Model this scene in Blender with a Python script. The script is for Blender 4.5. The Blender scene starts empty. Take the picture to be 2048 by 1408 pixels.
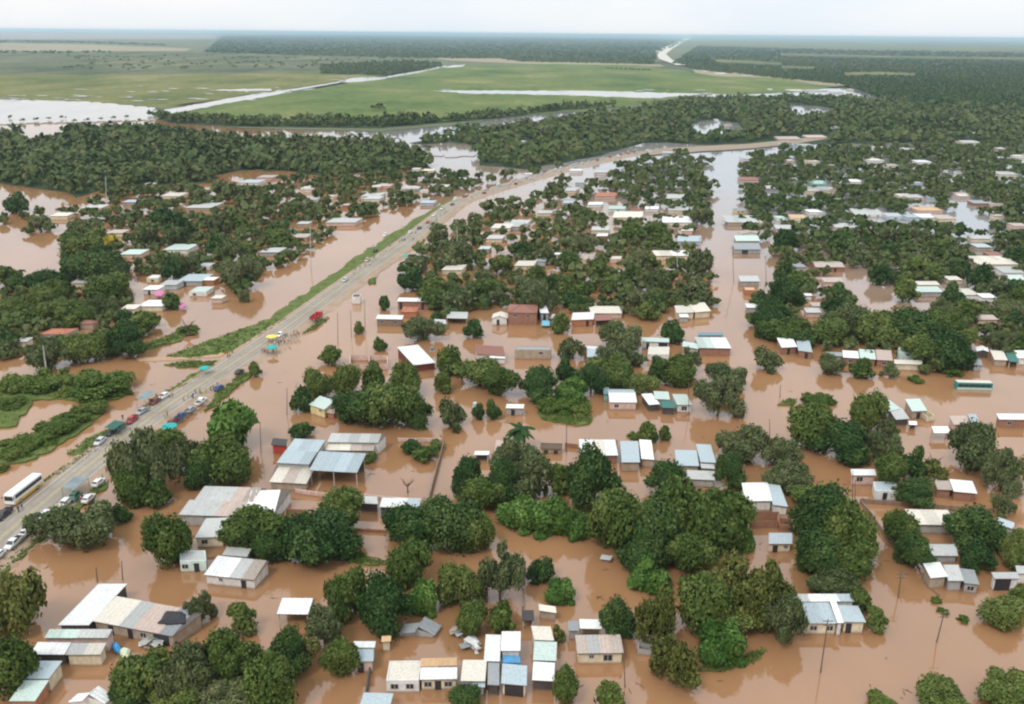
import bpy, bmesh, math, random
import numpy as np
from mathutils import Vector

R = math.radians
C = bpy.context.scene.collection
rng = random.Random(7)
nrg = np.random.default_rng(11)

# ------------------------------------------------------------------ camera
CAM_H, FOC, HOR, ROLL = 105.0, 1800.0, 67.0, R(0.52)      # metres above the water, focal length in pixels of a 2048 px frame
PITCH = math.atan((704 - HOR) / FOC)
cam_d = bpy.data.cameras.new('camera')
cam = bpy.data.objects.new('camera', cam_d); C.objects.link(cam)
cam_d.sensor_width = 36.0; cam_d.lens = FOC / 2048 * 36.0
cam_d.clip_start = 1.0; cam_d.clip_end = 150000
cam.rotation_mode = 'XYZ'
from mathutils import Matrix
cam.matrix_world = Matrix.Translation((0, 0, CAM_H)) @ Matrix.Rotation(R(90) - PITCH, 4, 'X') @ Matrix.Rotation(ROLL, 4, 'Z')
S = bpy.context.scene
S.camera = cam

# ------------------------------------------------------------------ sky, sun, exposure
SUN_EL, SUN_AZ = R(52), R(215)
w = bpy.data.worlds.new('World'); S.world = w; w.use_nodes = True
nt = w.node_tree; nt.nodes.clear()
out = nt.nodes.new('ShaderNodeOutputWorld'); bg = nt.nodes.new('ShaderNodeBackground')
sky = nt.nodes.new('ShaderNodeTexSky'); sky.sky_type = 'NISHITA'; sky.sun_disc = False
sky.sun_elevation = SUN_EL; sky.sun_rotation = SUN_AZ; sky.air_density = 1.0; sky.dust_density = 2.0
tc = nt.nodes.new('ShaderNodeTexCoord'); mp = nt.nodes.new('ShaderNodeMapping'); mp.inputs['Scale'].default_value = (2.2, 2.2, 6.0)
nz = nt.nodes.new('ShaderNodeTexNoise'); nz.inputs['Scale'].default_value = 1.3; nz.inputs['Detail'].default_value = 5
cr = nt.nodes.new('ShaderNodeValToRGB')
cr.color_ramp.elements[0].position = 0.3; cr.color_ramp.elements[0].color = (0.80, 0.90, 1.0, 1)
cr.color_ramp.elements[1].position = 0.7; cr.color_ramp.elements[1].color = (1.0, 1.0, 1.0, 1)
mul = nt.nodes.new('ShaderNodeVectorMath'); mul.operation = 'SCALE'; mul.inputs['Scale'].default_value = 9.8   # cloud brightness against the clear sky
mx = nt.nodes.new('ShaderNodeMix'); mx.data_type = 'RGBA'; mx.inputs[0].default_value = 0.86                      # overcast: nearly all cloud
L = nt.links.new
L(tc.outputs['Generated'], mp.inputs['Vector']); L(mp.outputs['Vector'], nz.inputs['Vector']); L(nz.outputs['Fac'], cr.inputs['Fac'])
L(cr.outputs['Color'], mul.inputs[0]); L(sky.outputs['Color'], mx.inputs[6]); L(mul.outputs['Vector'], mx.inputs[7])
sp = nt.nodes.new('ShaderNodeSeparateXYZ'); L(tc.outputs['Generated'], sp.inputs[0])                               # an overcast sky is brighter overhead
ov = nt.nodes.new('ShaderNodeMapRange'); ov.inputs['From Min'].default_value = 0; ov.inputs['From Max'].default_value = 1; ov.inputs['To Min'].default_value = 9.7; ov.inputs['To Max'].default_value = 13.5
L(sp.outputs['Z'], ov.inputs['Value']); L(ov.outputs['Result'], mul.inputs['Scale'])
L(mx.outputs[2], bg.inputs['Color']); bg.inputs['Strength'].default_value = 0.113
L(bg.outputs['Background'], out.inputs['Surface'])
sun_d = bpy.data.lights.new('sun', 'SUN'); sun_d.energy = 1.5; sun_d.angle = R(14); sun_d.color = (1.0, 0.95, 0.88)
sun = bpy.data.objects.new('sun', sun_d); C.objects.link(sun)
sdir = Vector((math.sin(SUN_AZ) * math.cos(SUN_EL), math.cos(SUN_AZ) * math.cos(SUN_EL), math.sin(SUN_EL)))
sun.rotation_euler = (-sdir).to_track_quat('-Z', 'Y').to_euler(); sun.location = (0, 0, 400)
S.view_settings.view_transform = 'Standard'; S.view_settings.look = 'None'
S.view_settings.exposure = 0.0; S.view_settings.gamma = 1.0; S.view_settings.use_curve_mapping = False
S.render.engine = 'CYCLES'
S.cycles.max_bounces = 5; S.cycles.diffuse_bounces = 3; S.cycles.glossy_bounces = 2; S.cycles.volume_bounces = 1
S.cycles.transparent_max_bounces = 4; S.cycles.caustics_reflective = False; S.cycles.caustics_refractive = False
S.cycles.use_denoising = True
S.cycles.filter_width = 2.2

# ------------------------------------------------------------------ where a spot of the photograph lies in the place
def at(px, py, z=0.0):
    """world point at height z seen at photo pixel (px, py) of the 2048 x 1408 frame"""
    x = (px - 1024) / FOC; y = -(py - 704) / FOC
    xr = x * math.cos(ROLL) - y * math.sin(ROLL); yr = x * math.sin(ROLL) + y * math.cos(ROLL)
    d = Vector((xr, math.cos(PITCH) + yr * math.sin(PITCH), -math.sin(PITCH) + yr * math.cos(PITCH)))
    d.z = min(d.z, -0.0012)
    return d * ((z - CAM_H) / d.z) + Vector((0, 0, CAM_H))
MI = None
def pix(p):
    """photo pixel of a world point"""
    global MI
    if MI is None: MI = (Matrix.Translation((0, 0, CAM_H)) @ Matrix.Rotation(R(90) - PITCH, 4, 'X') @ Matrix.Rotation(ROLL, 4, 'Z')).inverted()
    q = MI @ Vector(p)
    return 1024 + FOC * q.x / -q.z, 704 - FOC * q.y / -q.z
def ppm(p):
    """photo pixels per metre at a world point"""
    q = Vector(p) - Vector((0, 0, CAM_H))
    return FOC / (q.y * math.cos(PITCH) - q.z * math.sin(PITCH))
TILES = dict(A=(0, 350, 3.519), B=(500, 350, 3.519), C=(1000, 350, 3.519), D=(1500, 350, 3.520),
             E=(0, 700, 3.911), F=(500, 700, 3.911), G=(1000, 700, 3.911), H=(1500, 700, 3.737),
             I=(0, 1040, 3.827), J=(500, 1040, 3.827), K=(1000, 1040, 3.827), L=(1500, 1040, 3.737),
             X=(0, 0, 2.926), Y=(680, 0, 2.926), Z=(1348, 0, 2.926), _=(0, 0, 1))
def T(t, p):
    o = TILES[t]; return (o[0] + p[0] / o[2], o[1] + p[1] / o[2])

# ------------------------------------------------------------------ materials
MATS = {}
def new_mat(name):
    m = bpy.data.materials.new(name); m.use_nodes = True
    return m, m.node_tree, m.node_tree.nodes['Principled BSDF']
def ramp(nt, stops):
    r = nt.nodes.new('ShaderNodeValToRGB'); e = r.color_ramp.elements
    while len(e) < len(stops): e.new(0.5)
    for k, (pos, col) in enumerate(stops):
        e[k].position = pos; e[k].color = (*col, 1)
    return r
def noise(nt, scale, detail=4, rough=0.55, vec=None):
    n = nt.nodes.new('ShaderNodeTexNoise'); n.inputs['Scale'].default_value = scale
    n.inputs['Detail'].default_value = detail; n.inputs['Roughness'].default_value = rough
    if vec: nt.links.new(vec, n.inputs['Vector'])
    return n
def pos(nt, scale=None):
    g = nt.nodes.new('ShaderNodeNewGeometry')
    if scale is None: return g.outputs['Position']
    m = nt.nodes.new('ShaderNodeMapping'); m.inputs['Scale'].default_value = scale
    nt.links.new(g.outputs['Position'], m.inputs['Vector']); return m.outputs['Vector']
def mixc(nt, fac, a, b, mode='MIX'):
    m = nt.nodes.new('ShaderNodeMix'); m.data_type = 'RGBA'; m.blend_type = mode
    for i, v in ((0, fac), (6, a), (7, b)):
        if isinstance(v, (int, float)): m.inputs[i].default_value = v
        elif isinstance(v, tuple): m.inputs[i].default_value = (*v, 1)
        else: nt.links.new(v, m.inputs[i])
    return m.outputs[2]
def simple(name, col, rough=0.7, var=0.12, scale=0.8, metal=0.0, spec=0.4):
    if name in MATS: return MATS[name]
    m, nt, b = new_mat(name)
    n = noise(nt, scale, 5, 0.6, pos(nt))
    lo = tuple(max(0, c * (1 - var)) for c in col); hi = tuple(min(1, c * (1 + var)) for c in col)
    r = ramp(nt, [(0.3, lo), (0.7, hi)]); nt.links.new(n.outputs['Fac'], r.inputs['Fac'])
    nt.links.new(r.outputs['Color'], b.inputs['Base Color'])
    b.inputs['Roughness'].default_value = rough; b.inputs['Metallic'].default_value = metal
    b.inputs['Specular IOR Level'].default_value = spec
    MATS[name] = m; return m

ROOF = dict(W=((0.84, 0.85, 0.83), 0.22), P=((0.52, 0.53, 0.51), 0.45), G=((0.33, 0.35, 0.36), 0.4), B=((0.45, 0.53, 0.56), 0.25),
            C=((0.72, 0.67, 0.57), 0.22), R=((0.30, 0.13, 0.09), 0.35), T=((0.05, 0.20, 0.17), 0.15), O=((0.46, 0.17, 0.09), 0.3),
            K=((0.07, 0.065, 0.06), 0.2), M=((0.50, 0.42, 0.36), 0.6), N=((0.55, 0.66, 0.60), 0.28), S=((0.55, 0.43, 0.37), 0.5),
            Y=((0.68, 0.44, 0.24), 0.2), H=((0.13, 0.095, 0.06), 0.4), U=((0.18, 0.28, 0.32), 0.2))
def roof_mat(code, tone=0):
    key = ('roof', code, tone)
    if key in MATS: return MATS[key]
    col, rust = ROOF[code]; k = (1.0, 0.9, 1.07, 0.82)[tone]; col = tuple(min(0.9, c * k) for c in col)
    m, nt, b = new_mat('roof_metal_%s_%d' % (code, tone))
    n1 = noise(nt, 0.55, 6, 0.62, pos(nt, (1, 1, 0.2))); n2 = noise(nt, 3.2, 4, 0.6, pos(nt))
    r1 = ramp(nt, [(0.50 + 0.12 * (1 - rust) , (0, 0, 0)), (0.74, (rust, rust, rust))]); nt.links.new(n1.outputs['Fac'], r1.inputs['Fac'])
    dirt = tuple(c * f for c, f in zip((0.30, 0.19, 0.12), (1, 1, 1)))
    c1 = mixc(nt, r1.outputs['Color'], col, dirt)
    r2 = ramp(nt, [(0.3, (0.74, 0.73, 0.70)), (0.58, (1, 1, 1))]); nt.links.new(n2.outputs['Fac'], r2.inputs['Fac'])
    c2 = mixc(nt, 1.0, c1, r2.outputs['Color'], 'MULTIPLY')
    nt.links.new(c2, b.inputs['Base Color']); b.inputs['Roughness'].default_value = 0.55; b.inputs['Specular IOR Level'].default_value = 0.4
    MATS[key] = m; return m
WALL = dict(w=(0.80, 0.79, 0.75), c=(0.75, 0.66, 0.48), y=(0.80, 0.68, 0.36), b=(0.34, 0.17, 0.11), t=(0.45, 0.36, 0.27), g=(0.42, 0.42, 0.40),
            m=(0.66, 0.80, 0.74), p=(0.68, 0.50, 0.43), r=(0.55, 0.07, 0.04), u=(0.50, 0.58, 0.64), o=(0.48, 0.20, 0.10), k=(0.08, 0.07, 0.065), d=(0.27, 0.19, 0.14),
            n=(0.20, 0.46, 0.38), q=(0.20, 0.045, 0.04))
def wall_mat(code):
    key = ('wall', code)
    if key in MATS: return MATS[key]
    col = WALL[code]; m, nt, b = new_mat('wall_plaster_' + code)
    n1 = noise(nt, 0.9, 6, 0.65, pos(nt, (1, 1, 0.6))); n2 = noise(nt, 4, 3, 0.6, pos(nt))
    r1 = ramp(nt, [(0.35, tuple(c * 0.72 for c in col)), (0.62, col)]); nt.links.new(n1.outputs['Fac'], r1.inputs['Fac'])
    # silt line left by the flood just above the water
    sep = nt.nodes.new('ShaderNodeSeparateXYZ'); nt.links.new(pos(nt), sep.inputs[0])
    ad = nt.nodes.new('ShaderNodeMath'); ad.operation = 'MULTIPLY_ADD'; nt.links.new(n2.outputs['Fac'], ad.inputs[0]); ad.inputs[1].default_value = 0.5
    nt.links.new(sep.outputs['Z'], ad.inputs[2])
    r2 = ramp(nt, [(0.40, (0.75, 0.75, 0.75)), (0.75, (0, 0, 0))]); nt.links.new(ad.outputs[0], r2.inputs['Fac'])
    c = mixc(nt, r2.outputs['Color'], r1.outputs['Color'], (0.27, 0.16, 0.09))
    nt.links.new(c, b.inputs['Base Color']); b.inputs['Roughness'].default_value = 0.85
    MATS[key] = m; return m
TWIG_SHADE = simple('twig_core_painted_shade', (0.022, 0.024, 0.012), 0.9, 0.3, 2.0, spec=0.05)  # twig colour darkened to paint the shade inside the crowns
GLASS = simple('window_dark', (0.03, 0.03, 0.035), 0.25, 0.2, spec=0.5)
WOOD = simple('weathered_wood', (0.13, 0.095, 0.07), 0.85, 0.3, 2.0)
CONC = simple('pale_concrete', (0.50, 0.48, 0.44), 0.85, 0.2, 1.0)
FRAME = simple('roof_timber', (0.12, 0.10, 0.085), 0.8, 0.2)
BLACK = simple('black_rubber', (0.02, 0.02, 0.022), 0.7, 0.1)

def leaf_mat(name, stops, trans=0.0):
    m, nt, b = new_mat(name)
    g = nt.nodes.new('ShaderNodeNewGeometry'); oi = nt.nodes.new('ShaderNodeObjectInfo')
    at_ = nt.nodes.new('ShaderNodeAttribute'); at_.attribute_name = 'tint'
    a = nt.nodes.new('ShaderNodeMath'); a.operation = 'MULTIPLY'; a.inputs[1].default_value = 0.34; nt.links.new(g.outputs['Random Per Island'], a.inputs[0])
    c = nt.nodes.new('ShaderNodeMath'); c.operation = 'MULTIPLY_ADD'; c.inputs[1].default_value = 0.36; nt.links.new(at_.outputs['Fac'], c.inputs[0]); nt.links.new(a.outputs[0], c.inputs[2])
    d = nt.nodes.new('ShaderNodeMath'); d.operation = 'MULTIPLY_ADD'; d.inputs[1].default_value = 0.30; nt.links.new(oi.outputs['Random'], d.inputs[0]); nt.links.new(c.outputs[0], d.inputs[2])
    r = ramp(nt, stops); nt.links.new(d.outputs[0], r.inputs['Fac']); nt.links.new(r.outputs['Color'], b.inputs['Base Color'])
    b.inputs['Roughness'].default_value = 0.6; b.inputs['Specular IOR Level'].default_value = 0.12
    MATS[name] = m; return m
LEAF = dict(
    d=leaf_mat('leaf_dark', [(0.1, (0.016, 0.046, 0.011)), (0.4, (0.032, 0.074, 0.018)), (0.65, (0.062, 0.108, 0.026)), (0.95, (0.115, 0.155, 0.045))]),
    m=leaf_mat('leaf_mid', [(0.1, (0.034, 0.066, 0.012)), (0.45, (0.082, 0.124, 0.026)), (0.7, (0.13, 0.165, 0.04)), (0.95, (0.20, 0.215, 0.07))]),
    o=leaf_mat('leaf_olive', [(0.1, (0.042, 0.064, 0.020)), (0.5, (0.10, 0.128, 0.048)), (0.9, (0.19, 0.20, 0.09))]),
    y=leaf_mat('leaf_yellowish', [(0.1, (0.055, 0.07, 0.014)), (0.5, (0.125, 0.142, 0.032)), (0.9, (0.22, 0.215, 0.07))]),
    b=leaf_mat('leaf_bright', [(0.1, (0.034, 0.085, 0.014)), (0.5, (0.080, 0.160, 0.030)), (0.9, (0.15, 0.24, 0.055))]),
    f=leaf_mat('leaf_far', [(0.1, (0.018, 0.046, 0.012)), (0.35, (0.040, 0.078, 0.018)), (0.55, (0.072, 0.105, 0.028)), (0.75, (0.12, 0.13, 0.048)), (0.95, (0.05, 0.095, 0.022))]),
    s=leaf_mat('leaf_shrub', [(0.1, (0.035, 0.075, 0.010)), (0.5, (0.085, 0.135, 0.022)), (0.9, (0.16, 0.19, 0.045))]),
    x=leaf_mat('leaf_yellow', [(0.1, (0.25, 0.22, 0.02)), (0.5, (0.4, 0.34, 0.04)), (0.9, (0.5, 0.42, 0.06))]))
BARK = simple('bark', (0.11, 0.085, 0.065), 0.9, 0.3, 2.0)

# ------------------------------------------------------------------ mesh helpers
def mesh_obj(name, verts, faces, mat, parent=None, loc=None):
    me = bpy.data.meshes.new(name); me.from_pydata([tuple(v) for v in verts], [], faces)
    if mat is not None:
        for q in (mat if isinstance(mat, (list, tuple)) else [mat]): me.materials.append(q)
    o = bpy.data.objects.new(name, me); C.objects.link(o)
    if parent is not None: o.parent = parent
    if loc is not None: o.location = loc
    return o
def thing(name, loc, label=None, cat=None, group=None, rz=0.0):
    o = bpy.data.objects.new(name, None); C.objects.link(o); o.location = loc; o.rotation_euler = (0, 0, rz); o.empty_display_size = 0.2
    tag(o, label, cat, group); return o
def tag(o, label=None, cat=None, group=None, kind=None):
    if label: o['label'] = label
    if cat: o['category'] = cat
    if group: o['group'] = group
    if kind: o['kind'] = kind
    return o
class MB:
    """collects shapes into one mesh"""
    def __init__(s): s.v = []; s.f = []; s.mi = []
    def poly(s, pts, mi=0):
        n = len(s.v); s.v += [Vector(p) for p in pts]; s.f.append(tuple(range(n, n + len(pts)))); s.mi.append(mi)
    def hexa(s, b, t, mi=0):
        """b, t: four bottom and four top corners, counter-clockwise from above"""
        n = len(s.v); s.v += [Vector(p) for p in b] + [Vector(p) for p in t]
        for q in ((3, 2, 1, 0), (4, 5, 6, 7), (0, 1, 5, 4), (1, 2, 6, 5), (2, 3, 7, 6), (3, 0, 4, 7)):
            s.f.append(tuple(n + i for i in q)); s.mi.append(mi)
    def box(s, x0, x1, y0, y1, z0, z1, mi=0):
        s.hexa([(x0, y0, z0), (x1, y0, z0), (x1, y1, z0), (x0, y1, z0)], [(x0, y0, z1), (x1, y0, z1), (x1, y1, z1), (x0, y1, z1)], mi)
    def bar(s, a, b, r0, r1=None, n=6, mi=0, cap=True):
        a = Vector(a); b = Vector(b); r1 = r0 if r1 is None else r1; d = (b - a).normalized()
        u = d.orthogonal().normalized(); v = d.cross(u); k = len(s.v)
        for p, r in ((a, r0), (b, r1)):
            for i in range(n):
                t = 2 * math.pi * i / n; s.v.append(p + u * (r * math.cos(t)) + v * (r * math.sin(t)))
        for i in range(n): s.f.append((k + i, k + (i + 1) % n, k + n + (i + 1) % n, k + n + i)); s.mi.append(mi)
        if cap: s.f.append(tuple(k + i for i in reversed(range(n)))); s.mi.append(mi); s.f.append(tuple(k + n + i for i in range(n))); s.mi.append(mi)
    def loft(s, rings, mi=0):
        k = len(s.v); n = len(rings[0])
        for r in rings: s.v += [Vector(p) for p in r]
        for j in range(len(rings) - 1):
            for i in range(n): s.f.append((k + j * n + i, k + j * n + (i + 1) % n, k + (j + 1) * n + (i + 1) % n, k + (j + 1) * n + i)); s.mi.append(mi)
        s.f.append(tuple(k + i for i in reversed(range(n)))); s.mi.append(mi); s.f.append(tuple(k + (len(rings) - 1) * n + i for i in range(n))); s.mi.append(mi)
    def build(s, name, mat, parent=None, smooth=False):
        o = mesh_obj(name, s.v, s.f, mat, parent)
        if any(s.mi): o.data.polygons.foreach_set('material_index', s.mi)
        if smooth: o.data.shade_smooth()
        return o
def np_mesh(name, V, F, mat, tint=None):
    """V (n,3), F (m,4) or (m,3) arrays to a mesh datablock"""
    me = bpy.data.meshes.new(name); k = F.shape[1]
    me.vertices.add(len(V)); me.vertices.foreach_set('co', V.astype(np.float32).ravel())
    me.loops.add(F.size); me.loops.foreach_set('vertex_index', F.astype(np.int32).ravel())
    me.polygons.add(len(F)); me.polygons.foreach_set('loop_start', np.arange(0, F.size, k, dtype=np.int32))
    me.update(calc_edges=True)
    if tint is not None:
        a = me.attributes.new('tint', 'FLOAT', 'POINT'); a.data.foreach_set('value', tint.astype(np.float32))
    me.materials.append(mat); return me
def roughen(poly, amp, step, seed=0):
    """pixel polygon with wavering edges"""
    r = random.Random(seed); o = []
    for i, p in enumerate(poly):
        q = poly[(i + 1) % len(poly)]; d = math.dist(p, q); n = max(1, int(d / step))
        for k in range(n):
            t = k / n; a = amp if k else amp * 0.4
            o.append((p[0] + (q[0] - p[0]) * t + r.uniform(-a, a) * 1.6, p[1] + (q[1] - p[1]) * t + r.uniform(-a, a) * 0.5))
    return o
def sheet(name, poly, z, mat, kind='structure', amp=0, step=14, seed=0, base=None, label=None):
    """a flat patch of ground, drawn as a photo outline, with a bank down to `base`"""
    pts = [at(x, y, z) for x, y in (roughen(poly, amp, step, seed) if amp else poly)]
    m = MB(); a = sum((p.x * q.y - q.x * p.y) for p, q in zip(pts, pts[1:] + pts[:1]))
    if a < 0: pts.reverse()
    m.poly(pts)
    if base is not None:
        c = sum(pts, Vector()) / len(pts)
        n = len(pts)
        for i in range(n):
            p, q = pts[i], pts[(i + 1) % n]
            m.poly([q, p, (p.x, p.y, base), (q.x, q.y, base)])
    o = m.build(name, mat); o['kind'] = kind
    return o
def inside(p, poly):
    x, y = p; c = False; n = len(poly); j = n - 1
    for i in range(n):
        xi, yi = poly[i]; xj, yj = poly[j]
        if (yi > y) != (yj > y) and x < (xj - xi) * (y - yi) / (yj - yi) + xi: c = not c
        j = i
    return c
NUM = ('', 'second', 'third', 'fourth', 'fifth', 'sixth', 'seventh', 'eighth', 'ninth', 'tenth', 'eleventh', 'twelfth', 'thirteenth', 'fourteenth', 'fifteenth', 'sixteenth')
CNT = ('', 'one', 'two', 'three', 'four', 'five', 'six', 'seven', 'eight', 'nine', 'ten', 'eleven', 'twelve', 'thirteen', 'fourteen', 'fifteen', 'sixteen', 'seventeen')
def resolve(items):
    """items: (object, pixel x, singular phrase, plural phrase, where); look-alikes in one spot are told apart by their order from the left"""
    by = {}
    for it in items: by.setdefault((it[2], it[4]), []).append(it)
    for (s, wh), L_ in by.items():
        L_.sort(key=lambda i: i[1]); n = len(L_)
        if n == 1: L_[0][0]['label'] = (s + ' ' + wh).strip(); continue
        for k, it in enumerate(L_):
            if k == 0: pre = 'leftmost'
            elif k == n - 1: pre = 'rightmost'
            elif n == 3: pre = 'middle one'
            elif k < 17: pre = NUM[k] + ' from left'
            else: pre = None
            if n > 17 or pre is None:
                it[0]['label'] = (s + ' ' + wh).strip(); it[0]['group'] = it[3] + ' ' + wh
            else: it[0]['label'] = f'{pre} of {CNT[n]} {it[3]} {wh}'

# ================================================================== THE SETTING
def ground_mat(name, stops, scale, stretch=(1, 1, 1), rough=0.9, scale2=None):
    m, nt, b = new_mat(name)
    n = noise(nt, scale, 6, 0.62, pos(nt, stretch)); n2 = noise(nt, scale2 or scale * 7, 4, 0.6, pos(nt))
    a = nt.nodes.new('ShaderNodeMath'); a.operation = 'MULTIPLY_ADD'; a.inputs[1].default_value = 0.35; nt.links.new(n2.outputs['Fac'], a.inputs[0])
    s = nt.nodes.new('ShaderNodeMath'); s.operation = 'MULTIPLY'; s.inputs[1].default_value = 0.65; nt.links.new(n.outputs['Fac'], s.inputs[0]); nt.links.new(s.outputs[0], a.inputs[2])
    r = ramp(nt, stops); nt.links.new(a.outputs[0], r.inputs['Fac']); nt.links.new(r.outputs['Color'], b.inputs['Base Color'])
    b.inputs['Roughness'].default_value = rough; b.inputs['Specular IOR Level'].default_value = 0.2
    return m
# muddy flood water: opaque brown silt under a nearly smooth surface that mirrors the sky and the trees
def water_mat(name, col, rough, bump, ior=1.6, col2=None):
    m, nt, b = new_mat(name)
    n = noise(nt, 0.018, 5, 0.6, pos(nt, (1, 0.45, 1))); r = ramp(nt, [(0.32, tuple(c * 0.84 for c in col)), (0.5, col), (0.68, tuple(c * 1.13 for c in col))])
    nt.links.new(n.outputs['Fac'], r.inputs['Fac']); c = r.outputs['Color']
    if col2:                                            # grazing sky reflection painted into the base colour of the farther water
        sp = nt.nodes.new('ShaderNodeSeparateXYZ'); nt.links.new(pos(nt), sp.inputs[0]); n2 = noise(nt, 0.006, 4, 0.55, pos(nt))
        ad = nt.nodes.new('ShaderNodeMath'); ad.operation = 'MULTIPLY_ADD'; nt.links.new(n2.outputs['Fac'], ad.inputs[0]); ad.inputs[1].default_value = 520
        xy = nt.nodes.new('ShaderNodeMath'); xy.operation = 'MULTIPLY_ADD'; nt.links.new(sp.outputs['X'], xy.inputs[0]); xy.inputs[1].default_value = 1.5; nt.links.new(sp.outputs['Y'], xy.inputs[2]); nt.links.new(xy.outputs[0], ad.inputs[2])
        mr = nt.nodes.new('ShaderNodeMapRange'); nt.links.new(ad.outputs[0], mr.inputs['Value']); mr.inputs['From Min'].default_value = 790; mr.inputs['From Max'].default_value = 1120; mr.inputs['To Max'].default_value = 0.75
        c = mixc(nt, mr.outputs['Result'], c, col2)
    nt.links.new(c, b.inputs['Base Color'])
    b.inputs['Roughness'].default_value = rough; b.inputs['IOR'].default_value = ior
    nb = noise(nt, 0.9, 3, 0.5, pos(nt)); bp = nt.nodes.new('ShaderNodeBump'); bp.inputs['Strength'].default_value = bump; bp.inputs['Distance'].default_value = 0.05
    nt.links.new(nb.outputs['Fac'], bp.inputs['Height']); nt.links.new(bp.outputs['Normal'], b.inputs['Normal'])
    return m
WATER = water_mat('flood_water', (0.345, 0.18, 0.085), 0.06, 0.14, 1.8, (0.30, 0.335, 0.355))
PALE_WATER = water_mat('field_water', (0.40, 0.36, 0.31), 0.15, 0.05, 1.6)
FAR = 90000.0
def disc(name, z, mat):
    m = MB(); rings = [0, 200, 600, 2000, 6000, 20000, FAR]; n = 48
    for i in range(len(rings) - 1):
        for k in range(n):
            a, b_ = 2 * math.pi * k / n, 2 * math.pi * (k + 1) / n; r0, r1 = rings[i], rings[i + 1]
            p = [(r0 * math.cos(a), r0 * math.sin(a), z), (r1 * math.cos(a), r1 * math.sin(a), z), (r1 * math.cos(b_), r1 * math.sin(b_), z), (r0 * math.cos(b_), r0 * math.sin(b_), z)]
            m.poly(p[1:] if r0 == 0 else p)
    o = m.build(name, mat); o['kind'] = 'structure'; return o
disc('terrain', -2.5, ground_mat('far_soil', [(0.3, (0.05, 0.075, 0.035)), (0.6, (0.11, 0.125, 0.06))], 0.001))
# flood water reaches from well behind the camera to the far fields
wv = [at(x, y, 0) for x, y in [(-3200, 176), (-600, 176), (300, 178), (1200, 176), (2100, 178), (5200, 190)]]
mw = MB(); mw.poly([(-2600, -700, 0), (2600, -700, 0), (wv[5].x, wv[5].y, 0), (wv[4].x, wv[4].y, 0), (wv[3].x, wv[3].y, 0), (wv[2].x, wv[2].y, 0), (wv[1].x, wv[1].y, 0), (wv[0].x, wv[0].y, 0)])
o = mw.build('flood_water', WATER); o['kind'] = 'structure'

def land(name, poly, z, mat, amp=0, step=22, seed=0): return sheet(name, poly, z, mat, amp=amp, step=step, seed=seed, base=-0.4 if 'pool' in name or 'floor' in name else None)
M_FAR = ground_mat('far_plain', [(0.3, (0.075, 0.10, 0.055)), (0.5, (0.13, 0.145, 0.075)), (0.7, (0.19, 0.18, 0.11))], 0.0012, (1, 0.35, 1))
far_land = [(-1500, 206), (-300, 199), (0, 197), (120, 199), (240, 206), (310, 215), (330, 224), (318, 238), (345, 243), (480, 256), (760, 263), (900, 251), (1000, 237), (1120, 223), (1170, 219), (1250, 215),
            (1400, 199), (1550, 192), (1700, 197), (1760, 203), (1850, 213), (2048, 222), (3600, 240)]
m = MB(); m.poly([(FAR * 0.6, FAR * 0.7, 0.3), (-FAR * 0.6, FAR * 0.7, 0.3)] + [tuple(p) for p in [at(x, y, 0.3) for x, y in roughen(far_land, 1.2, 16, 5)]])
o = m.build('far_plain', M_FAR); o['kind'] = 'structure'
M_GREEN = ground_mat('green_crop', [(0.38, (0.050, 0.095, 0.014)), (0.48, (0.105, 0.152, 0.032)), (0.55, (0.15, 0.175, 0.045)), (0.63, (0.27, 0.25, 0.10))], 0.009, (0.6, 0.35, 1))
M_OLIVE = ground_mat('olive_pasture', [(0.38, (0.065, 0.092, 0.016)), (0.48, (0.14, 0.15, 0.036)), (0.55, (0.19, 0.18, 0.055)), (0.63, (0.32, 0.26, 0.13))], 0.009, (0.7, 0.3, 1))
M_SCRUB = ground_mat('scrub_land', [(0.40, (0.04, 0.065, 0.025)), (0.5, (0.10, 0.115, 0.05)), (0.6, (0.19, 0.175, 0.09))], 0.007, (0.7, 0.3, 1))
M_TAN = ground_mat('dry_stubble', [(0.3, (0.26, 0.22, 0.13)), (0.7, (0.38, 0.31, 0.21))], 0.003, (0.6, 0.3, 1))
M_PINK = ground_mat('ploughed_soil', [(0.3, (0.27, 0.21, 0.16)), (0.7, (0.36, 0.29, 0.25))], 0.002, (0.6, 0.3, 1))
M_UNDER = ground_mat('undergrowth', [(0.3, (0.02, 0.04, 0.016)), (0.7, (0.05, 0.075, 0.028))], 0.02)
M_TRACK = ground_mat('pale_track', [(0.3, (0.55, 0.50, 0.42)), (0.7, (0.68, 0.64, 0.56))], 0.01)
GREEN_FIELD = [(345, 234), (330, 224), (440, 208), (560, 188), (720, 163), (890, 132), (1080, 128), (1290, 130), (1420, 150), (1560, 153), (1640, 160), (1680, 173), (1560, 186), (1400, 190), (1250, 213), (1000, 235), (880, 247), (600, 243)]
OLIVE_FIELD = [(-900, 204), (0, 197), (240, 206), (320, 214), (560, 181), (700, 159), (770, 151), (620, 146), (300, 149), (-900, 152)]
SCRUB_FIELD = [(-900, 152), (300, 149), (620, 146), (770, 151), (885, 130), (640, 112), (380, 103), (-900, 106)]
land('green_field', GREEN_FIELD, 0.45, M_GREEN, 1.0); land('olive_field', OLIVE_FIELD, 0.45, M_OLIVE, 1.0, seed=1); land('scrub_field', SCRUB_FIELD, 0.45, M_SCRUB, 1.5, seed=2)
land('stubble_field', [(-900, 104), (370, 102), (385, 97), (200, 90), (0, 86), (-900, 84)], 0.65, M_TAN)
land('ploughed_field', [(-900, 82), (430, 78), (436, 70), (0, 66), (-900, 62)], 0.65, M_PINK)
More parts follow.
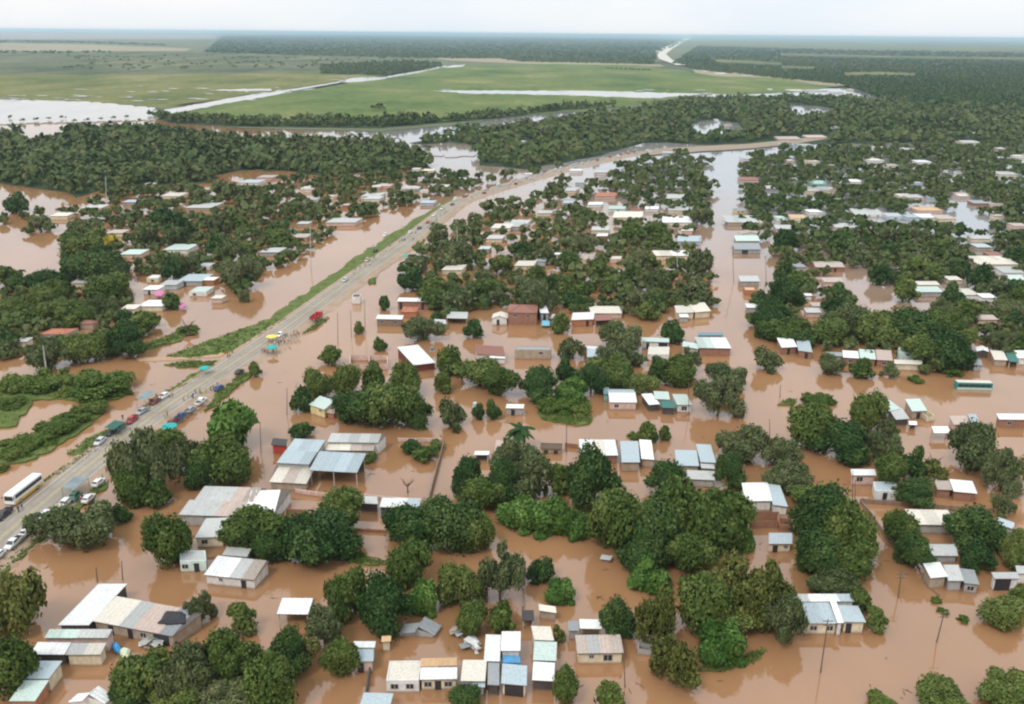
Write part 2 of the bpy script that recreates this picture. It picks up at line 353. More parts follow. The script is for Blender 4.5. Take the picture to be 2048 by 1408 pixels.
land('stubble_field', [(820, 112), (900, 121), (1040, 127), (1280, 131), (1330, 134), (1320, 129), (1060, 121), (1030, 116), (950, 117)], 0.65, M_TAN, 0.6)
land('stubble_field', [(1385, 139), (1560, 150), (1680, 163), (1700, 172), (1640, 170), (1560, 156), (1430, 152), (1390, 145)], 0.65, M_TAN, 0.6)
land('green_strip', [(1385, 92), (1700, 95), (2048, 101), (2600, 108), (2600, 104), (2048, 97), (1600, 89), (1390, 86)], 0.65, M_OLIVE)
for k, pl in enumerate([[(405, 104), (446, 72), (700, 69), (1380, 80), (1318, 104), (1306, 127), (1040, 123), (1000, 116), (890, 116), (640, 111)],
                        [(1345, 126), (1395, 92), (1700, 100), (2048, 106), (2900, 118), (2900, 232), (1850, 212), (1765, 196), (1680, 167), (1420, 142)],
                        [(640, 146), (760, 150), (885, 132), (880, 125), (800, 122), (640, 128)], [(-500, 84), (0, 82), (130, 84), (330, 90), (330, 88), (140, 81), (-500, 79)]]):
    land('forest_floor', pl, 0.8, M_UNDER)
# bare ground and undergrowth of the town woods
W1 = [(-500, 274), (0, 272), (120, 260), (300, 258), (490, 284), (760, 286), (830, 304), (860, 335), (640, 350), (560, 340), (470, 345), (420, 365), (240, 372), (150, 395), (140, 385), (0, 366), (-500, 372)]
W2 = [(820, 286), (1000, 260), (1120, 242), (1250, 224), (1400, 203), (1560, 199), (1700, 200), (1850, 216), (2048, 222), (2700, 235), (2700, 285), (2048, 282), (1640, 288), (1480, 292), (1290, 284), (1180, 315), (1050, 338), (960, 330), (958, 300)]
TL = [(300, 232), (480, 243), (880, 242), (1000, 232), (1130, 216), (1250, 213), (1130, 220), (1000, 236), (760, 256), (480, 253), (345, 246)]
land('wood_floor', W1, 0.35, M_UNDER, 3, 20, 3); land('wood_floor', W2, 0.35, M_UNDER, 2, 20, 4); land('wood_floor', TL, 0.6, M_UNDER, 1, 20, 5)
CLEAR = [[(1430, 119), (1500, 121), (1565, 126), (1565, 129), (1490, 126), (1430, 123)], [(1690, 145), (1760, 144), (1830, 147), (1830, 150), (1760, 149), (1690, 150)], [(1560, 107), (1800, 112), (2100, 116), (2100, 119), (1800, 115), (1560, 110)], [(1560, 132), (1630, 134), (1630, 137), (1560, 135)]]
for pl in CLEAR: land('forest_clearing', pl, 1.0, M_OLIVE, 0.6)
# pools and flooded tracks out on the plain
for k, pl in enumerate([[(860, 181), (1000, 181), (1200, 182), (1350, 186), (1425, 188), (1300, 196), (1150, 191), (1040, 188), (940, 187)], [(1425, 188), (1480, 190), (1562, 186), (1556, 196), (1470, 198), (1420, 194)],
                        [(318, 222), (460, 196), (562, 181), (588, 178), (564, 187), (440, 209), (345, 227)], [(676, 165), (702, 156), (776, 153), (770, 158), (716, 164)],
                        [(540, 177), (480, 178), (420, 180), (480, 182), (545, 181)], [(900, 131), (932, 129), (925, 133), (890, 136)], [(-900, 206), (0, 199), (100, 201), (200, 205), (310, 216), (328, 224), (312, 240), (0, 248), (-900, 262)]]):
    land('flood_pool', pl, 0.95, PALE_WATER, 1.5 if k < 6 else 3.0, 7, seed=20 + k)
pr = random.Random(77)
for x0, x1, y0, y1, n in [(-20, 330, 190, 202, 30), (330, 560, 176, 200, 9), (860, 1420, 179, 197, 16), (640, 780, 152, 166, 5), (30, 300, 222, 252, 0), (150, 620, 170, 184, 10)]:
    for _ in range(n):                                  # ragged puddles left between the tussocks
        x, y = pr.uniform(x0, x1), pr.uniform(y0, y1); w_ = pr.uniform(4, 18); h_ = pr.uniform(0.3, 0.8)
        land('flood_puddle', [(x - w_, y), (x - w_ * .4, y - h_), (x + w_ * .5, y - h_ * .7), (x + w_, y + .1), (x + w_ * .3, y + h_), (x - w_ * .5, y + h_ * .6)], 1.1, PALE_WATER)
land('drain', [(580, 179), (640, 169), (690, 161), (692, 163), (640, 172), (585, 182)], 0.95, PALE_WATER, 0.6, 8); land('drain', [(770, 153), (830, 143), (892, 131), (894, 133), (834, 146), (775, 156)], 0.95, PALE_WATER, 0.6, 8)
for k, pl in enumerate([[(812, 298), (850, 288), (905, 286), (958, 293), (950, 310), (905, 314), (860, 308)], [(1566, 206), (1600, 209), (1668, 218), (1655, 226), (1590, 230), (1585, 218)], [(425, 352), (470, 343), (520, 340), (546, 350), (540, 362), (480, 366)],
                        [(1370, 250), (1420, 240), (1475, 246), (1490, 262), (1440, 272), (1385, 264)], [(40, 268), (100, 258), (150, 262), (110, 272), (55, 277)]]):
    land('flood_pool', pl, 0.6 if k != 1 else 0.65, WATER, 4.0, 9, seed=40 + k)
land('dirt_road', [(1310, 103), (1325, 96), (1350, 86), (1376, 75), (1384, 76), (1362, 87), (1345, 97), (1332, 108), (1345, 120), (1372, 130), (1352, 130), (1318, 117)], 1.0, M_TRACK)
M_DIRTROAD = ground_mat('muddy_town_road', [(0.3, (0.26, 0.20, 0.14)), (0.7, (0.38, 0.31, 0.23))], 0.05)
land('town_road', [(1285, 302), (1330, 296), (1400, 292), (1500, 287), (1600, 277), (1650, 271), (1652, 278), (1590, 288), (1500, 297), (1400, 303), (1300, 310)], 0.7, M_DIRTROAD, 1.0)

# ------------------------------------------------------------------ the highway on its low bank
ROAD = [(-330, 1330), (-160, 1215), (-30, 1105), (45, 1040), (155, 950), (265, 863), (350, 802), (440, 744), (530, 684), (620, 620), (720, 548), (820, 478), (885, 426), (930, 398), (1030, 366), (1100, 346), (1200, 322), (1290, 304), (1400, 296)]
RP = [at(x, y, 0.5) for x, y in ROAD]
def road_samples(step=6.0):
    o = []; n = len(RP)
    for i in range(n - 1):
        p0, p1, p2, p3 = RP[max(0, i - 1)], RP[i], RP[i + 1], RP[min(n - 1, i + 2)]
        k = max(2, int((p2 - p1).length / step))
        for j in range(k):
            t = j / k; o.append(0.5 * ((2 * p1) + (p2 - p0) * t + (2 * p0 - 5 * p1 + 4 * p2 - p3) * t * t + (3 * p1 - p0 - 3 * p2 + p3) * t ** 3))
    return o + [RP[-1]]
RS = road_samples()
RT = [(RS[min(i + 1, len(RS) - 1)] - RS[max(i - 1, 0)]).normalized() for i in range(len(RS))]
def strip(name, profile, mat, kind='structure', jit=0.0, rngseed=0, i0=0, i1=None):
    """profile: (offset across, height) pairs carried along the road"""
    m = MB(); r = random.Random(rngseed); idx = range(i0, i1 or len(RS)); n = len(profile)
    for i in idx:
        nrm = Vector((RT[i].y, -RT[i].x, 0))
        for k, (o_, z) in enumerate(profile):
            j = r.uniform(-jit, jit) if k in (0, n - 1) else 0
            p = RS[i] + nrm * (o_ + j); m.v.append(Vector((p.x, p.y, z)))
    for a in range(len(list(idx)) - 1):
        for k in range(n - 1): m.f.append((a * n + k, a * n + k + 1, (a + 1) * n + k + 1, (a + 1) * n + k)); m.mi.append(0)
    o = m.build(name, mat); o['kind'] = kind; return o
HW = 4.0
M_ASPH = ground_mat('worn_asphalt', [(0.35, (0.23, 0.195, 0.15)), (0.5, (0.335, 0.29, 0.23)), (0.65, (0.42, 0.355, 0.28))], 0.07, scale2=0.9)
M_DIRT = ground_mat('shoulder_dirt', [(0.3, (0.30, 0.21, 0.14)), (0.7, (0.45, 0.34, 0.25))], 0.12)
strip('road_shoulder', [(-8.6, -0.4), (-6.6, 0.42), (-HW, 0.60), (HW, 0.60), (7.2, 0.42), (10.0, -0.4)], M_DIRT, jit=1.6, rngseed=3)
strip('highway', [(-HW, 0.63), (0, 0.68), (HW, 0.63)], M_ASPH)
M_WORN = ground_mat('tyre_worn_lane', [(0.3, (0.22, 0.20, 0.175)), (0.7, (0.34, 0.31, 0.27))], 0.08, scale2=1.5)
for o_ in (-2.9, -1.1, 1.1, 2.9): strip('tyre_track', [(o_ - 0.33, 0.672 - abs(o_) * 0.0125 + 0.012), (o_ + 0.33, 0.672 - abs(o_) * 0.0125 + 0.012)], M_WORN, jit=0.1, rngseed=int(o_ * 10))
M_YEL = simple('faded_yellow_paint', (0.52, 0.42, 0.17), 0.8, 0.2, 1.5); M_WHT = simple('faded_white_paint', (0.55, 0.52, 0.46), 0.8, 0.2, 1.5)
strip('centre_line', [(-0.22, 0.70), (-0.07, 0.70)], M_YEL); strip('centre_line', [(0.07, 0.70), (0.22, 0.70)], M_YEL)
strip('edge_line', [(-3.75, 0.65), (-3.58, 0.65)], M_WHT); strip('edge_line', [(3.58, 0.65), (3.75, 0.65)], M_WHT)
# grass verges and banks: low sheets with tufts on them
M_GRASS = ground_mat('verge_grass', [(0.3, (0.06, 0.10, 0.02)), (0.5, (0.11, 0.15, 0.035)), (0.7, (0.20, 0.19, 0.08))], 0.25)
GRASS = [[(85, 968), (130, 945), (215, 895), (246, 872), (225, 855), (190, 868), (135, 905), (165, 910), (105, 948)],
         [(246, 858), (262, 835), (300, 800), (370, 760), (425, 722), (440, 728), (350, 792), (290, 830)],
         [(330, 712), (400, 688), (470, 662), (545, 636), (575, 640), (520, 674), (470, 700), (380, 716)],
         [(530, 650), (580, 603), (650, 558), (720, 508), (790, 463), (850, 428), (905, 396), (918, 398), (822, 464), (720, 538), (620, 606), (556, 652)],
         [(605, 668), (640, 640), (660, 634), (632, 658)], [(0, 1120), (60, 1075), (150, 1003), (200, 970), (218, 958), (217, 972), (150, 1020), (66, 1092), (0, 1150), (-60, 1190), (-60, 1160)],
         [(255, 692), (310, 680), (345, 668), (360, 652), (398, 656), (385, 666), (340, 688), (270, 703)], [(330, 728), (380, 722), (436, 722), (430, 732), (370, 734)],
         [(735, 560), (752, 552), (752, 566), (738, 568)], [(836, 482), (852, 478), (838, 498), (826, 498)],
         [(1075, 812), (1105, 796), (1170, 795), (1182, 815), (1180, 846), (1150, 850), (1085, 838)], [(1395, 1338), (1470, 1322), (1530, 1300), (1500, 1325), (1440, 1340)],
         [(430, 790), (445, 778), (480, 750), (505, 742), (500, 752), (455, 790), (410, 822)], [(1556, 808), (1575, 798), (1592, 800), (1588, 810)],
         [(690, 1120), (720, 1108), (745, 1118), (780, 1124), (740, 1128)], [(-60, 780), (0, 772), (120, 750), (230, 745), (262, 770), (240, 796), (190, 801), (120, 796), (64, 800), (30, 850), (-60, 862)],
         [(200, 805), (206, 826), (160, 862), (90, 906), (40, 924), (-60, 926), (-60, 896), (0, 892), (62, 866), (120, 832), (170, 808)]]
for k, pl in enumerate(GRASS): sheet('grass_bank', pl, 0.22 + 0.02 * k if k not in (3, 1, 0, 12) else 0.46, M_GRASS, amp=4, step=10, seed=60 + k, base=-0.5)
M_SAND = ground_mat('wet_sand', [(0.3, (0.42, 0.27, 0.16)), (0.7, (0.5, 0.34, 0.21))], 0.3)
sheet('mud_bar', [(270, 716), (350, 713), (430, 704), (450, 706), (440, 712), (350, 720), (280, 722)], 0.15, M_SAND, amp=3, step=12, base=-0.4)
GRASSBLADE = leaf_mat('grass_blade', [(0.1, (0.05, 0.095, 0.016)), (0.5, (0.10, 0.15, 0.03)), (0.9, (0.19, 0.20, 0.07))])
def tufts():
    V = []; tint = []
    for k, pl in enumerate(GRASS):
        xs = [p[0] for p in pl]; ys = [p[1] for p in pl]; area = (max(xs) - min(xs)) * (max(ys) - min(ys))
        for _ in range(int(min(900, area / (7 if k < 15 else 16)))):
            x, y = rng.uniform(min(xs), max(xs)), rng.uniform(min(ys), max(ys))
            if not inside((x, y), pl): continue
            z0 = 0.3; p = at(x, y, z0); t = rng.random()
            for _q in range(5):
                a = rng.uniform(0, 6.28); s = rng.uniform(0.2, 0.42); d = Vector((math.cos(a), math.sin(a), 0)); q = p + Vector((rng.uniform(-.6, .6), rng.uniform(-.6, .6), 0))
                up = Vector((rng.uniform(-.3, .3), rng.uniform(-.3, .3), rng.uniform(0.25, 0.55)))
                V += [q - d * s * .5, q + d * s * .5, q + d * s * .35 + up, q - d * s * .35 + up]; tint += [t] * 4
    V = np.array([tuple(v) for v in V]); F = np.arange(len(V)).reshape(-1, 4)
    o = bpy.data.objects.new('verge_grass', np_mesh('verge_grass', V, F, GRASSBLADE, np.array(tint))); C.objects.link(o)
    tag(o, 'rough green grass growing on the road verges and mud banks', 'grass', kind='stuff')
tufts()

# ================================================================== HOUSES
SHEET_CACHE = {}
def sheet_mesh(wd, ln):
    """one ribbed metal roofing sheet, wd wide (x), ln long (y), with real thickness"""
    key = (round(wd, 2), round(ln, 2))
    if key in SHEET_CACHE: return SHEET_CACHE[key]
    n = 3; prof = [(0.0, 0.03)]
    for k in range(n):
        x0 = wd * (k + 0.5) / n; prof += [(x0 - 0.14, 0.03), (x0 - 0.06, 0.09), (x0 + 0.06, 0.09), (x0 + 0.14, 0.03)]
    prof += [(wd, 0.03)]; N = len(prof)
    v = [(x, 0, z) for x, z in prof] + [(x, ln, z) for x, z in prof]; f = [(k, k + 1, N + k + 1, N + k) for k in range(N - 1)]
    b = len(v); v += [(0, 0, 0), (wd, 0, 0), (wd, ln, 0), (0, ln, 0)]
    f += [(b + 3, b + 2, b + 1, b), (0, N, b + 3, b), (N - 1, b + 1, b + 2, 2 * N - 1), tuple([b, b + 1] + list(range(N - 1, -1, -1))), tuple([b + 2, b + 3] + list(range(N, 2 * N)))]
    me = bpy.data.meshes.new('roof_sheet'); me.from_pydata(v, [], f); me.materials.append(roof_mat('P')); SHEET_CACHE[key] = me
    return me
def place_basis(o, org, ux, uy):
    ux = ux.normalized(); uz = ux.cross(uy.normalized()).normalized(); uy = uz.cross(ux)
    M = Matrix((ux, uy, uz)).transposed().to_4x4(); M.translation = org; o.matrix_local = M
def slope(parent, roofpart, a, b, c, d, roofs, rnd, big):
    """sheets over the quad a, b (eave) c, d (ridge, above b and a)"""
    W = (b - a).length; D = ((d - a).length + (c - b).length) / 2
    if not big:
        m = MB(); n_ = (b - a).cross(d - a).normalized() * 0.08
        m.hexa([a, b, c, d], [a + n_, b + n_, c + n_, d + n_]); s = m.build('roof_sheet', roof_mat(roofs[0], rnd.choice((0, 0, 1, 2))), roofpart); return
    n = max(len(roofs), int(round(W / 2.9))); rows = 2 if D > 11 else 1
    for i in range(n):
        t0 = i / n; p = a.lerp(b, t0); q = d.lerp(c, t0)
        for j in range(rows):
            pp = p.lerp(q, j / rows); qq = p.lerp(q, (j + 1) / rows)
            ln = (qq - pp).length - (0.0 if rows == 1 else 0.03)
            me = sheet_mesh(round(W / n - 0.02, 2), round(ln, 1))
            o = bpy.data.objects.new('roof_sheet', me); C.objects.link(o); o.parent = roofpart
            org = pp + Vector((0, 0, 0.03 + rnd.uniform(0, 0.03)))
            place_basis(o, org, (b - a) + Vector((0, 0, rnd.uniform(-.05, .05))), (qq - pp) + (b - a).normalized() * rnd.uniform(-.03, .03))
            code = roofs[min(len(roofs) - 1, int(i * len(roofs) / n))]
            o.material_slots[0].link = 'OBJECT'; o.material_slots[0].material = roof_mat(code, rnd.choice((0, 0, 0, 1, 2, 3) if code not in 'W' else (0, 0, 0, 1, 2)))
HOUSES = []     # (object, short name, pixel box, base point)
def rect(t, FL, FR, BL, hf, hb):
    A = at(*T(t, FL), hf); B = at(*T(t, FR), hf); Cc = at(*T(t, BL), hb)
    u = Vector((B.x - A.x, B.y - A.y, 0)); W = u.length; u /= W; p = Vector((-u.y, u.x, 0)); v = Vector((Cc.x - A.x, Cc.y - A.y, 0))
    D = max(1.5, v.dot(p)); s = max(-0.28 * D, min(0.28 * D, v.dot(u)))
    return Vector((A.x, A.y, 0)), u, p, W, D, s
def opening(parent, A, u, p, W, kind, frac, hf, wallz=None):
    """a window or door standing proud of the front wall"""
    x = W * frac; dims = dict(w=(1.2, max(0.55, hf - 1.7), hf - 0.75), d=(1.1, -0.3, hf - 0.55), g=(3.2, -0.4, hf - 0.35), G=(5.5, -0.4, hf - 0.3), s=(0.7, hf - 1.2, hf - 0.6), b=(1.5, max(0.4, hf - 1.8), hf - 0.6))[kind]
    w_, z0, z1 = dims; o3 = lambda xx, yy, zz: A + u * xx - p * yy + Vector((0, 0, zz))
    def bx(x0, x1, y0, y1, z0, z1):
        m = MB(); m.hexa([o3(x0, y1, z0), o3(x1, y1, z0), o3(x1, y0, z0), o3(x0, y0, z0)], [o3(x0, y1, z1), o3(x1, y1, z1), o3(x1, y0, z1), o3(x0, y0, z1)]); return m
    nm = {'w': 'window', 's': 'window', 'b': 'window', 'd': 'door', 'g': 'gate', 'G': 'gate'}[kind]
    pane = bx(x - w_ / 2, x + w_ / 2, 0.0, 0.03, z0, z1).build(nm, GLASS, parent)
    if kind in 'wbs':
        m = MB()
        for (a0, a1, c0, c1) in ((x - w_ / 2 - .09, x - w_ / 2, z0 - .09, z1 + .09), (x + w_ / 2, x + w_ / 2 + .09, z0 - .09, z1 + .09), (x - w_ / 2, x + w_ / 2, z1, z1 + .09), (x - w_ / 2, x + w_ / 2, z0 - .12, z0), (x - .04, x + .04, z0, z1)):
            k = bx(a0, a1, 0.031 if abs(a1 - a0 - .08) < 1e-6 else 0.0, 0.075, c0, c1); n = len(m.v); m.v += k.v; m.f += [tuple(n + i for i in q) for q in k.f]; m.mi += k.mi
        m.build('frame', CONC, pane)
def block(parent, t, FL, FR, BL, hf, hb, wall, roofs, kind='m', op='', rnd=None, px=None):
    A, u, p, W, D, s = rect(t, FL, FR, BL, hf, hb); loc = parent.location; A = A - Vector((loc.x, loc.y, 0))
    big = W * ppm(A + loc + Vector((0, 0, hf))) > 62
    sk = u * s; Z = lambda z: Vector((0, 0, z)); wm = wall_mat(wall) if wall != '-' else None
    a, b, c, d = A, A + u * W, A + u * W + p * D + sk, A + p * D + sk
    e = 0.28 if kind != 'f' else 0.0
    ai, bi, ci, di = a + u * e + p * e * 1.4, b - u * e + p * e * 1.4, c - u * e - p * e, d + u * e - p * e
    z0 = -1.0
    if kind in ('m', 'gu', 'gv', 'hip', 'barrel'):
        zf, zb = hf - 0.06, hb - 0.06
        if kind in ('gu', 'gv', 'hip'): zb = zf
        m = MB(); m.hexa([ai + Z(z0), bi + Z(z0), ci + Z(z0), di + Z(z0)], [ai + Z(zf), bi + Z(zf), ci + Z(zb), di + Z(zb)])
        rise = hb - hf
        if kind == 'gv': mf, mb = (ai + bi) / 2, (ci + di) / 2; m.poly([ai + Z(zf), bi + Z(zf), mf + Z(zf + rise)]); m.poly([ci + Z(zf), di + Z(zf), mb + Z(zf + rise)])
        if kind == 'gu': mf, mb = (ai + di) / 2, (bi + ci) / 2; m.poly([di + Z(zf), ai + Z(zf), mf + Z(zf + rise)]); m.poly([bi + Z(zf), ci + Z(zf), mb + Z(zf + rise)])
        m.build('wall', wm, parent)
        sub = MB()
        if kind in ('m', 'barrel'):
            sub.hexa([a + Z(hf - 0.1), b + Z(hf - 0.1), c + Z(hb - 0.1), d + Z(hb - 0.1)], [a + Z(hf), b + Z(hf), c + Z(hb), d + Z(hb)])
            r = sub.build('roof', FRAME, parent); slope(parent, r, a + Z(hf), b + Z(hf), c + Z(hb), d + Z(hb), roofs, rnd, big)
        elif kind == 'gu':
            r0, r1 = (a + d) / 2 + Z(hb), (b + c) / 2 + Z(hb); sub.bar(r0 + Z(0.1), r1 + Z(0.1), 0.12, n=6); r = sub.build('roof', roof_mat(roofs[0], 1), parent)
            slope(parent, r, a + Z(hf), b + Z(hf), r1, r0, roofs[:1] if len(roofs) == 2 else roofs, rnd, big); slope(parent, r, c + Z(hf), d + Z(hf), r0, r1, roofs[-1:] if len(roofs) == 2 else roofs, rnd, big)
        elif kind == 'gv':
            r0, r1 = (a + b) / 2 + Z(hb), (d + c) / 2 + Z(hb); sub.bar(r0 + Z(0.1), r1 + Z(0.1), 0.12, n=6); r = sub.build('roof', roof_mat(roofs[0], 1), parent)
            slope(parent, r, d + Z(hf), a + Z(hf), r0, r1, roofs, rnd, big); slope(parent, r, b + Z(hf), c + Z(hf), r1, r0, roofs, rnd, big)
        elif kind == 'hip':
            q = min(W, D) * 0.42; g0 = (a + d) / 2 + u * q + Z(hb); g1 = (b + c) / 2 - u * q + Z(hb); pts = [a + Z(hf), b + Z(hf), c + Z(hf), d + Z(hf)]
            sub.poly([pts[0], pts[1], g1, g0]); sub.poly([pts[2], pts[3], g0, g1]); sub.poly([pts[1], pts[2], g1]); sub.poly([pts[3], pts[0], g0]); sub.poly([pts[3], pts[2], pts[1], pts[0]])
            r = sub.build('roof', roof_mat(roofs[0]), parent)
            rd = MB()
            for x, y in ((pts[0], g0), (pts[3], g0), (pts[1], g1), (pts[2], g1), (g0, g1)): rd.bar(x + Z(0.04), y + Z(0.04), 0.11, n=5)
            rd.build('ridge', roof_mat(roofs[0], 3), r)
    elif kind == 'f':                                   # flat roof behind a parapet
        m = MB(); m.hexa([a + Z(z0), b + Z(z0), c + Z(z0), d + Z(z0)], [a + Z(hf - 0.3), b + Z(hf - 0.3), c + Z(hf - 0.3), d + Z(hf - 0.3)]); m.build('wall', wm, parent)
        q = MB(); h0, h1 = Z(hf - 0.3), Z(hf); tk = 0.22
        def seg(x, y, inw): q.hexa([x + h0, y + h0, y + inw + h0, x + inw + h0], [x + h1, y + h1, y + inw + h1, x + inw + h1])
        seg(a, b, p * tk); seg(d - p * tk, c - p * tk, p * tk); pp = (d - a).normalized()
        seg(a + p * tk + pp * 0, a + u * tk + p * tk, (d - a) - p * 2 * tk); seg(b - u * tk + p * tk, b + p * tk, (c - b) - p * 2 * tk)
        q.build('parapet', wm, parent)
        k = MB(); i0 = tk + 0.01; k.hexa([a + u * i0 + p * i0 + h0, b - u * i0 + p * i0 + h0, c - u * i0 - p * i0 + h0, d + u * i0 - p * i0 + h0], [a + u * i0 + p * i0 + Z(hf - 0.2), b - u * i0 + p * i0 + Z(hf - 0.2), c - u * i0 - p * i0 + Z(hf - 0.14), d + u * i0 - p * i0 + Z(hf - 0.14)])
        k.build('roof', roof_mat(roofs[0]), parent)
    elif kind == 'open':                                # roof on posts, back wall only
        sub = MB(); sub.hexa([a + Z(hf - 0.1), b + Z(hf - 0.1), c + Z(hb - 0.1), d + Z(hb - 0.1)], [a + Z(hf), b + Z(hf), c + Z(hb), d + Z(hb)])
        r = sub.build('roof', FRAME, parent); slope(parent, r, a + Z(hf), b + Z(hf), c + Z(hb), d + Z(hb), roofs, rnd, big)
        n = max(2, int(W / 4.5) + 1)
        for k in range(n):
            x = ai.lerp(bi, k / (n - 1)); y = di.lerp(ci, k / (n - 1))
            for q, h in ((x, hf), (y, hb)):
                m = MB(); m.bar(q + Z(z0), q + Z(h - 0.1), 0.13, n=6); m.build('post', CONC, parent)
        if wall != '-':
            m = MB(); m.hexa([di - p * 0.4 + Z(z0), ci - p * 0.4 + Z(z0), ci - p * 0.2 + Z(z0), di - p * 0.2 + Z(z0)], [di - p * 0.4 + Z(hb - 0.25), ci - p * 0.4 + Z(hb - 0.25), ci - p * 0.2 + Z(hb - 0.25), di - p * 0.2 + Z(hb - 0.25)]); m.build('wall', wm, parent)
    elif kind == 'ruin':                                # roofless walls
        m = MB(); tk = 0.25
        def seg(x, y, inw, h): m.hexa([x + Z(z0), y + Z(z0), y + inw + Z(z0), x + inw + Z(z0)], [x + Z(h), y + Z(h), y + inw + Z(h * 0.92), x + inw + Z(h * 0.92)])
        seg(a, b, p * tk, hf); seg(d - p * tk, c - p * tk, p * tk, hb); seg(a + p * tk, a + u * tk + p * tk, (d - a) - p * 2 * tk, hf); seg(b - u * tk + p * tk, b + p * tk, (c - b) - p * 2 * tk, hf)
        m.build('wall', wm, parent)
        if W > 7: q = MB(); x = (a + b) / 2; q.hexa([x + p * tk + Z(z0), x + u * tk + p * tk + Z(z0), x + u * tk + (d - a) - p * tk + Z(z0), x + (d - a) - p * tk + Z(z0)], [x + p * tk + Z(hf * .9), x + u * tk + p * tk + Z(hf * .9), x + u * tk + (d - a) - p * tk + Z(hf * .9), x + (d - a) - p * tk + Z(hf * .9)]); q.build('partition', wm, parent)
    for item in op.split():
        opening(parent, ai if kind not in ('f', 'ruin') else a, u, p, (bi - ai).length if kind not in ('f', 'ruin') else W, item[0], float(item[1:]), hf)
    P = [q + loc + Z(h) for q in (a, b, c, d) for h in (0, max(hf, hb))]; return P
def house(label, short, *blocks, name='house', cat='house', group=None):
    A, u, p, W, D, s = rect(*blocks[0][:6]); cpt = A + u * W / 2 + p * D / 2 + u * s / 2
    h = thing(name, (cpt.x, cpt.y, 0), label, cat, group); rnd = random.Random(len(HOUSES) * 13 + 5); P = []
    for bl in blocks: P += block(h, *bl[:6], bl[6], bl[7], *(bl[8:]), rnd=rnd) if len(bl) > 8 else block(h, *bl, rnd=rnd)
    q = [pix(x) for x in P]
    HOUSES.append((h, short, (min(x for x, y in q), min(y for x, y in q), max(x for x, y in q), max(y for x, y in q)), cpt))
    return h

# ---- bottom row, from the road side to the far bank
house('white long metal roof running back from the cream double shed beside the road', 'long white roof', ('I', (445, 806), (680, 806), (755, 490), 2.6, 3.0, 'k', 'W'), name='warehouse', cat='warehouse')
house('patchwork roof house of cream, grey and rusty pink sheets beside the long white roof', 'patchwork roof house', ('I', (705, 775), (1320, 893), (950, 602), 2.6, 3.3, 't', 'CPSG', 'm', 'd.2 d.45 w.62 g.85'))
house('cream double shed with a white front awning beside the narrow corner house', 'cream double shed',
      ('I', (500, 1033), (770, 1033), (548, 942), 2.6, 3.0, 'c', 'PC'), ('I', (232, 1030), (494, 1032), (312, 940), 2.5, 2.9, 'k', 'W'), ('I', (340, 905), (825, 905), (395, 838), 3.3, 3.6, 'p', 'NP'), name='shed', cat='shed')
house('narrow house with one grey and one cream roof at the bottom left corner', 'narrow corner house', ('I', (68, 1388), (268, 1388), (182, 1228), 2.6, 2.8, 'o', 'N'), ('I', (195, 1216), (376, 1216), (302, 1080), 3.0, 3.1, 'c', 'B'))
house('bright white gable roof low on the water in the bottom left', 'white gable roof', ('I', (520, 1398), (800, 1412), (608, 1290), 1.9, 3.0, 'w', 'W', 'gv'))
house('small mint walled flat house with a dark door behind the bottom left sheds', 'small mint house', ('I', (1376, 316), (1575, 312), (1378, 236), 2.6, 2.6, 'm', 'P', 'f', 'd.62 w.18'))
house('white walled house roofed half in bright white and half in rusty sheets', 'white and rust roofed house', ('I', (1560, 422), (1945, 462), (1685, 278), 2.4, 3.0, 'w', 'WWPM', 'm', 'd.78 s.3'), ('I', (1700, 268), (1890, 284), (1738, 205), 2.5, 2.7, 'g', 'P'))
house('big pale roofed compound with rust patches and a forward wing beside the highway trees', 'big pale compound', ('_', (357, 1030), (478, 1034), (419, 973), 2.9, 3.4, 'g', 'PPSM'), ('_', (483, 1031), (549, 1028), (520, 983), 2.9, 3.3, 'w', 'W'),
      ('_', (389, 1076), (446, 1074), (412, 1037), 2.7, 2.85, 'c', 'P', 'm', 'w.3'), name='workshop', cat='workshop')
house('white carport roof on posts standing alone in open brown water', 'lone white carport', ('J', (205, 722), (446, 724), (266, 600), 2.6, 3.0, 'g', 'W', 'open'), name='carport', cat='carport')
house('grey bent gable roof almost under water behind the pink and tan row house', 'sunken grey gable', ('J', (1130, 872), (1412, 888), (1190, 758), 0.8, 1.9, 'g', 'G', 'gv'), name='shed', cat='shed')
house('small house with a stepped grey and white roof beside a round bush', 'stepped grey roof house', ('J', (790, 1084), (945, 1084), (795, 985), 2.6, 2.8, 'p', 'B', 'm', 'd.3'), ('J', (785, 978), (955, 978), (795, 930), 3.1, 3.2, 'g', 'W'))
house('tiny tan roofed hut behind the stepped grey roof', 'tiny tan hut', ('J', (1005, 935), (1078, 930), (1008, 892), 2.4, 2.5, 'c', 'Y'), name='hut', cat='hut')
house('long cream house with five dark windows, tan strip roof and flat cream end', 'long five window house', ('J', (1300, 1224), (1585, 1220), (1312, 1130), 2.4, 2.9, 'c', 'W', 'm', 'w.18 d.48 w.78'), ('J', (1304, 1124), (1585, 1118), (1312, 1062), 3.1, 3.2, 'c', 'Y'),
      ('J', (1042, 1228), (1292, 1226), (1068, 1078), 2.5, 2.5, 'w', 'C', 'f', 'w.25 w.72'))
house('cream square roof house with bluish wall in the bottom centre cluster', 'cream square roof house', ('J', (1612, 1234), (1800, 1236), (1630, 1072), 2.7, 3.0, 'u', 'C', 'm', 'w.2'), ('J', (1702, 1282), (1798, 1282), (1705, 1242), 1.9, 2.3, 'u', 'B', 'm', 's.5'))
house('pair of tall bright white roofs side by side in the bottom centre cluster', 'twin white roofs', ('J', (1790, 1080), (1912, 1084), (1805, 878), 3.0, 3.2, 'w', 'W'), ('K', (6, 1002), (155, 1002), (14, 855), 3.3, 3.5, 'w', 'W'))
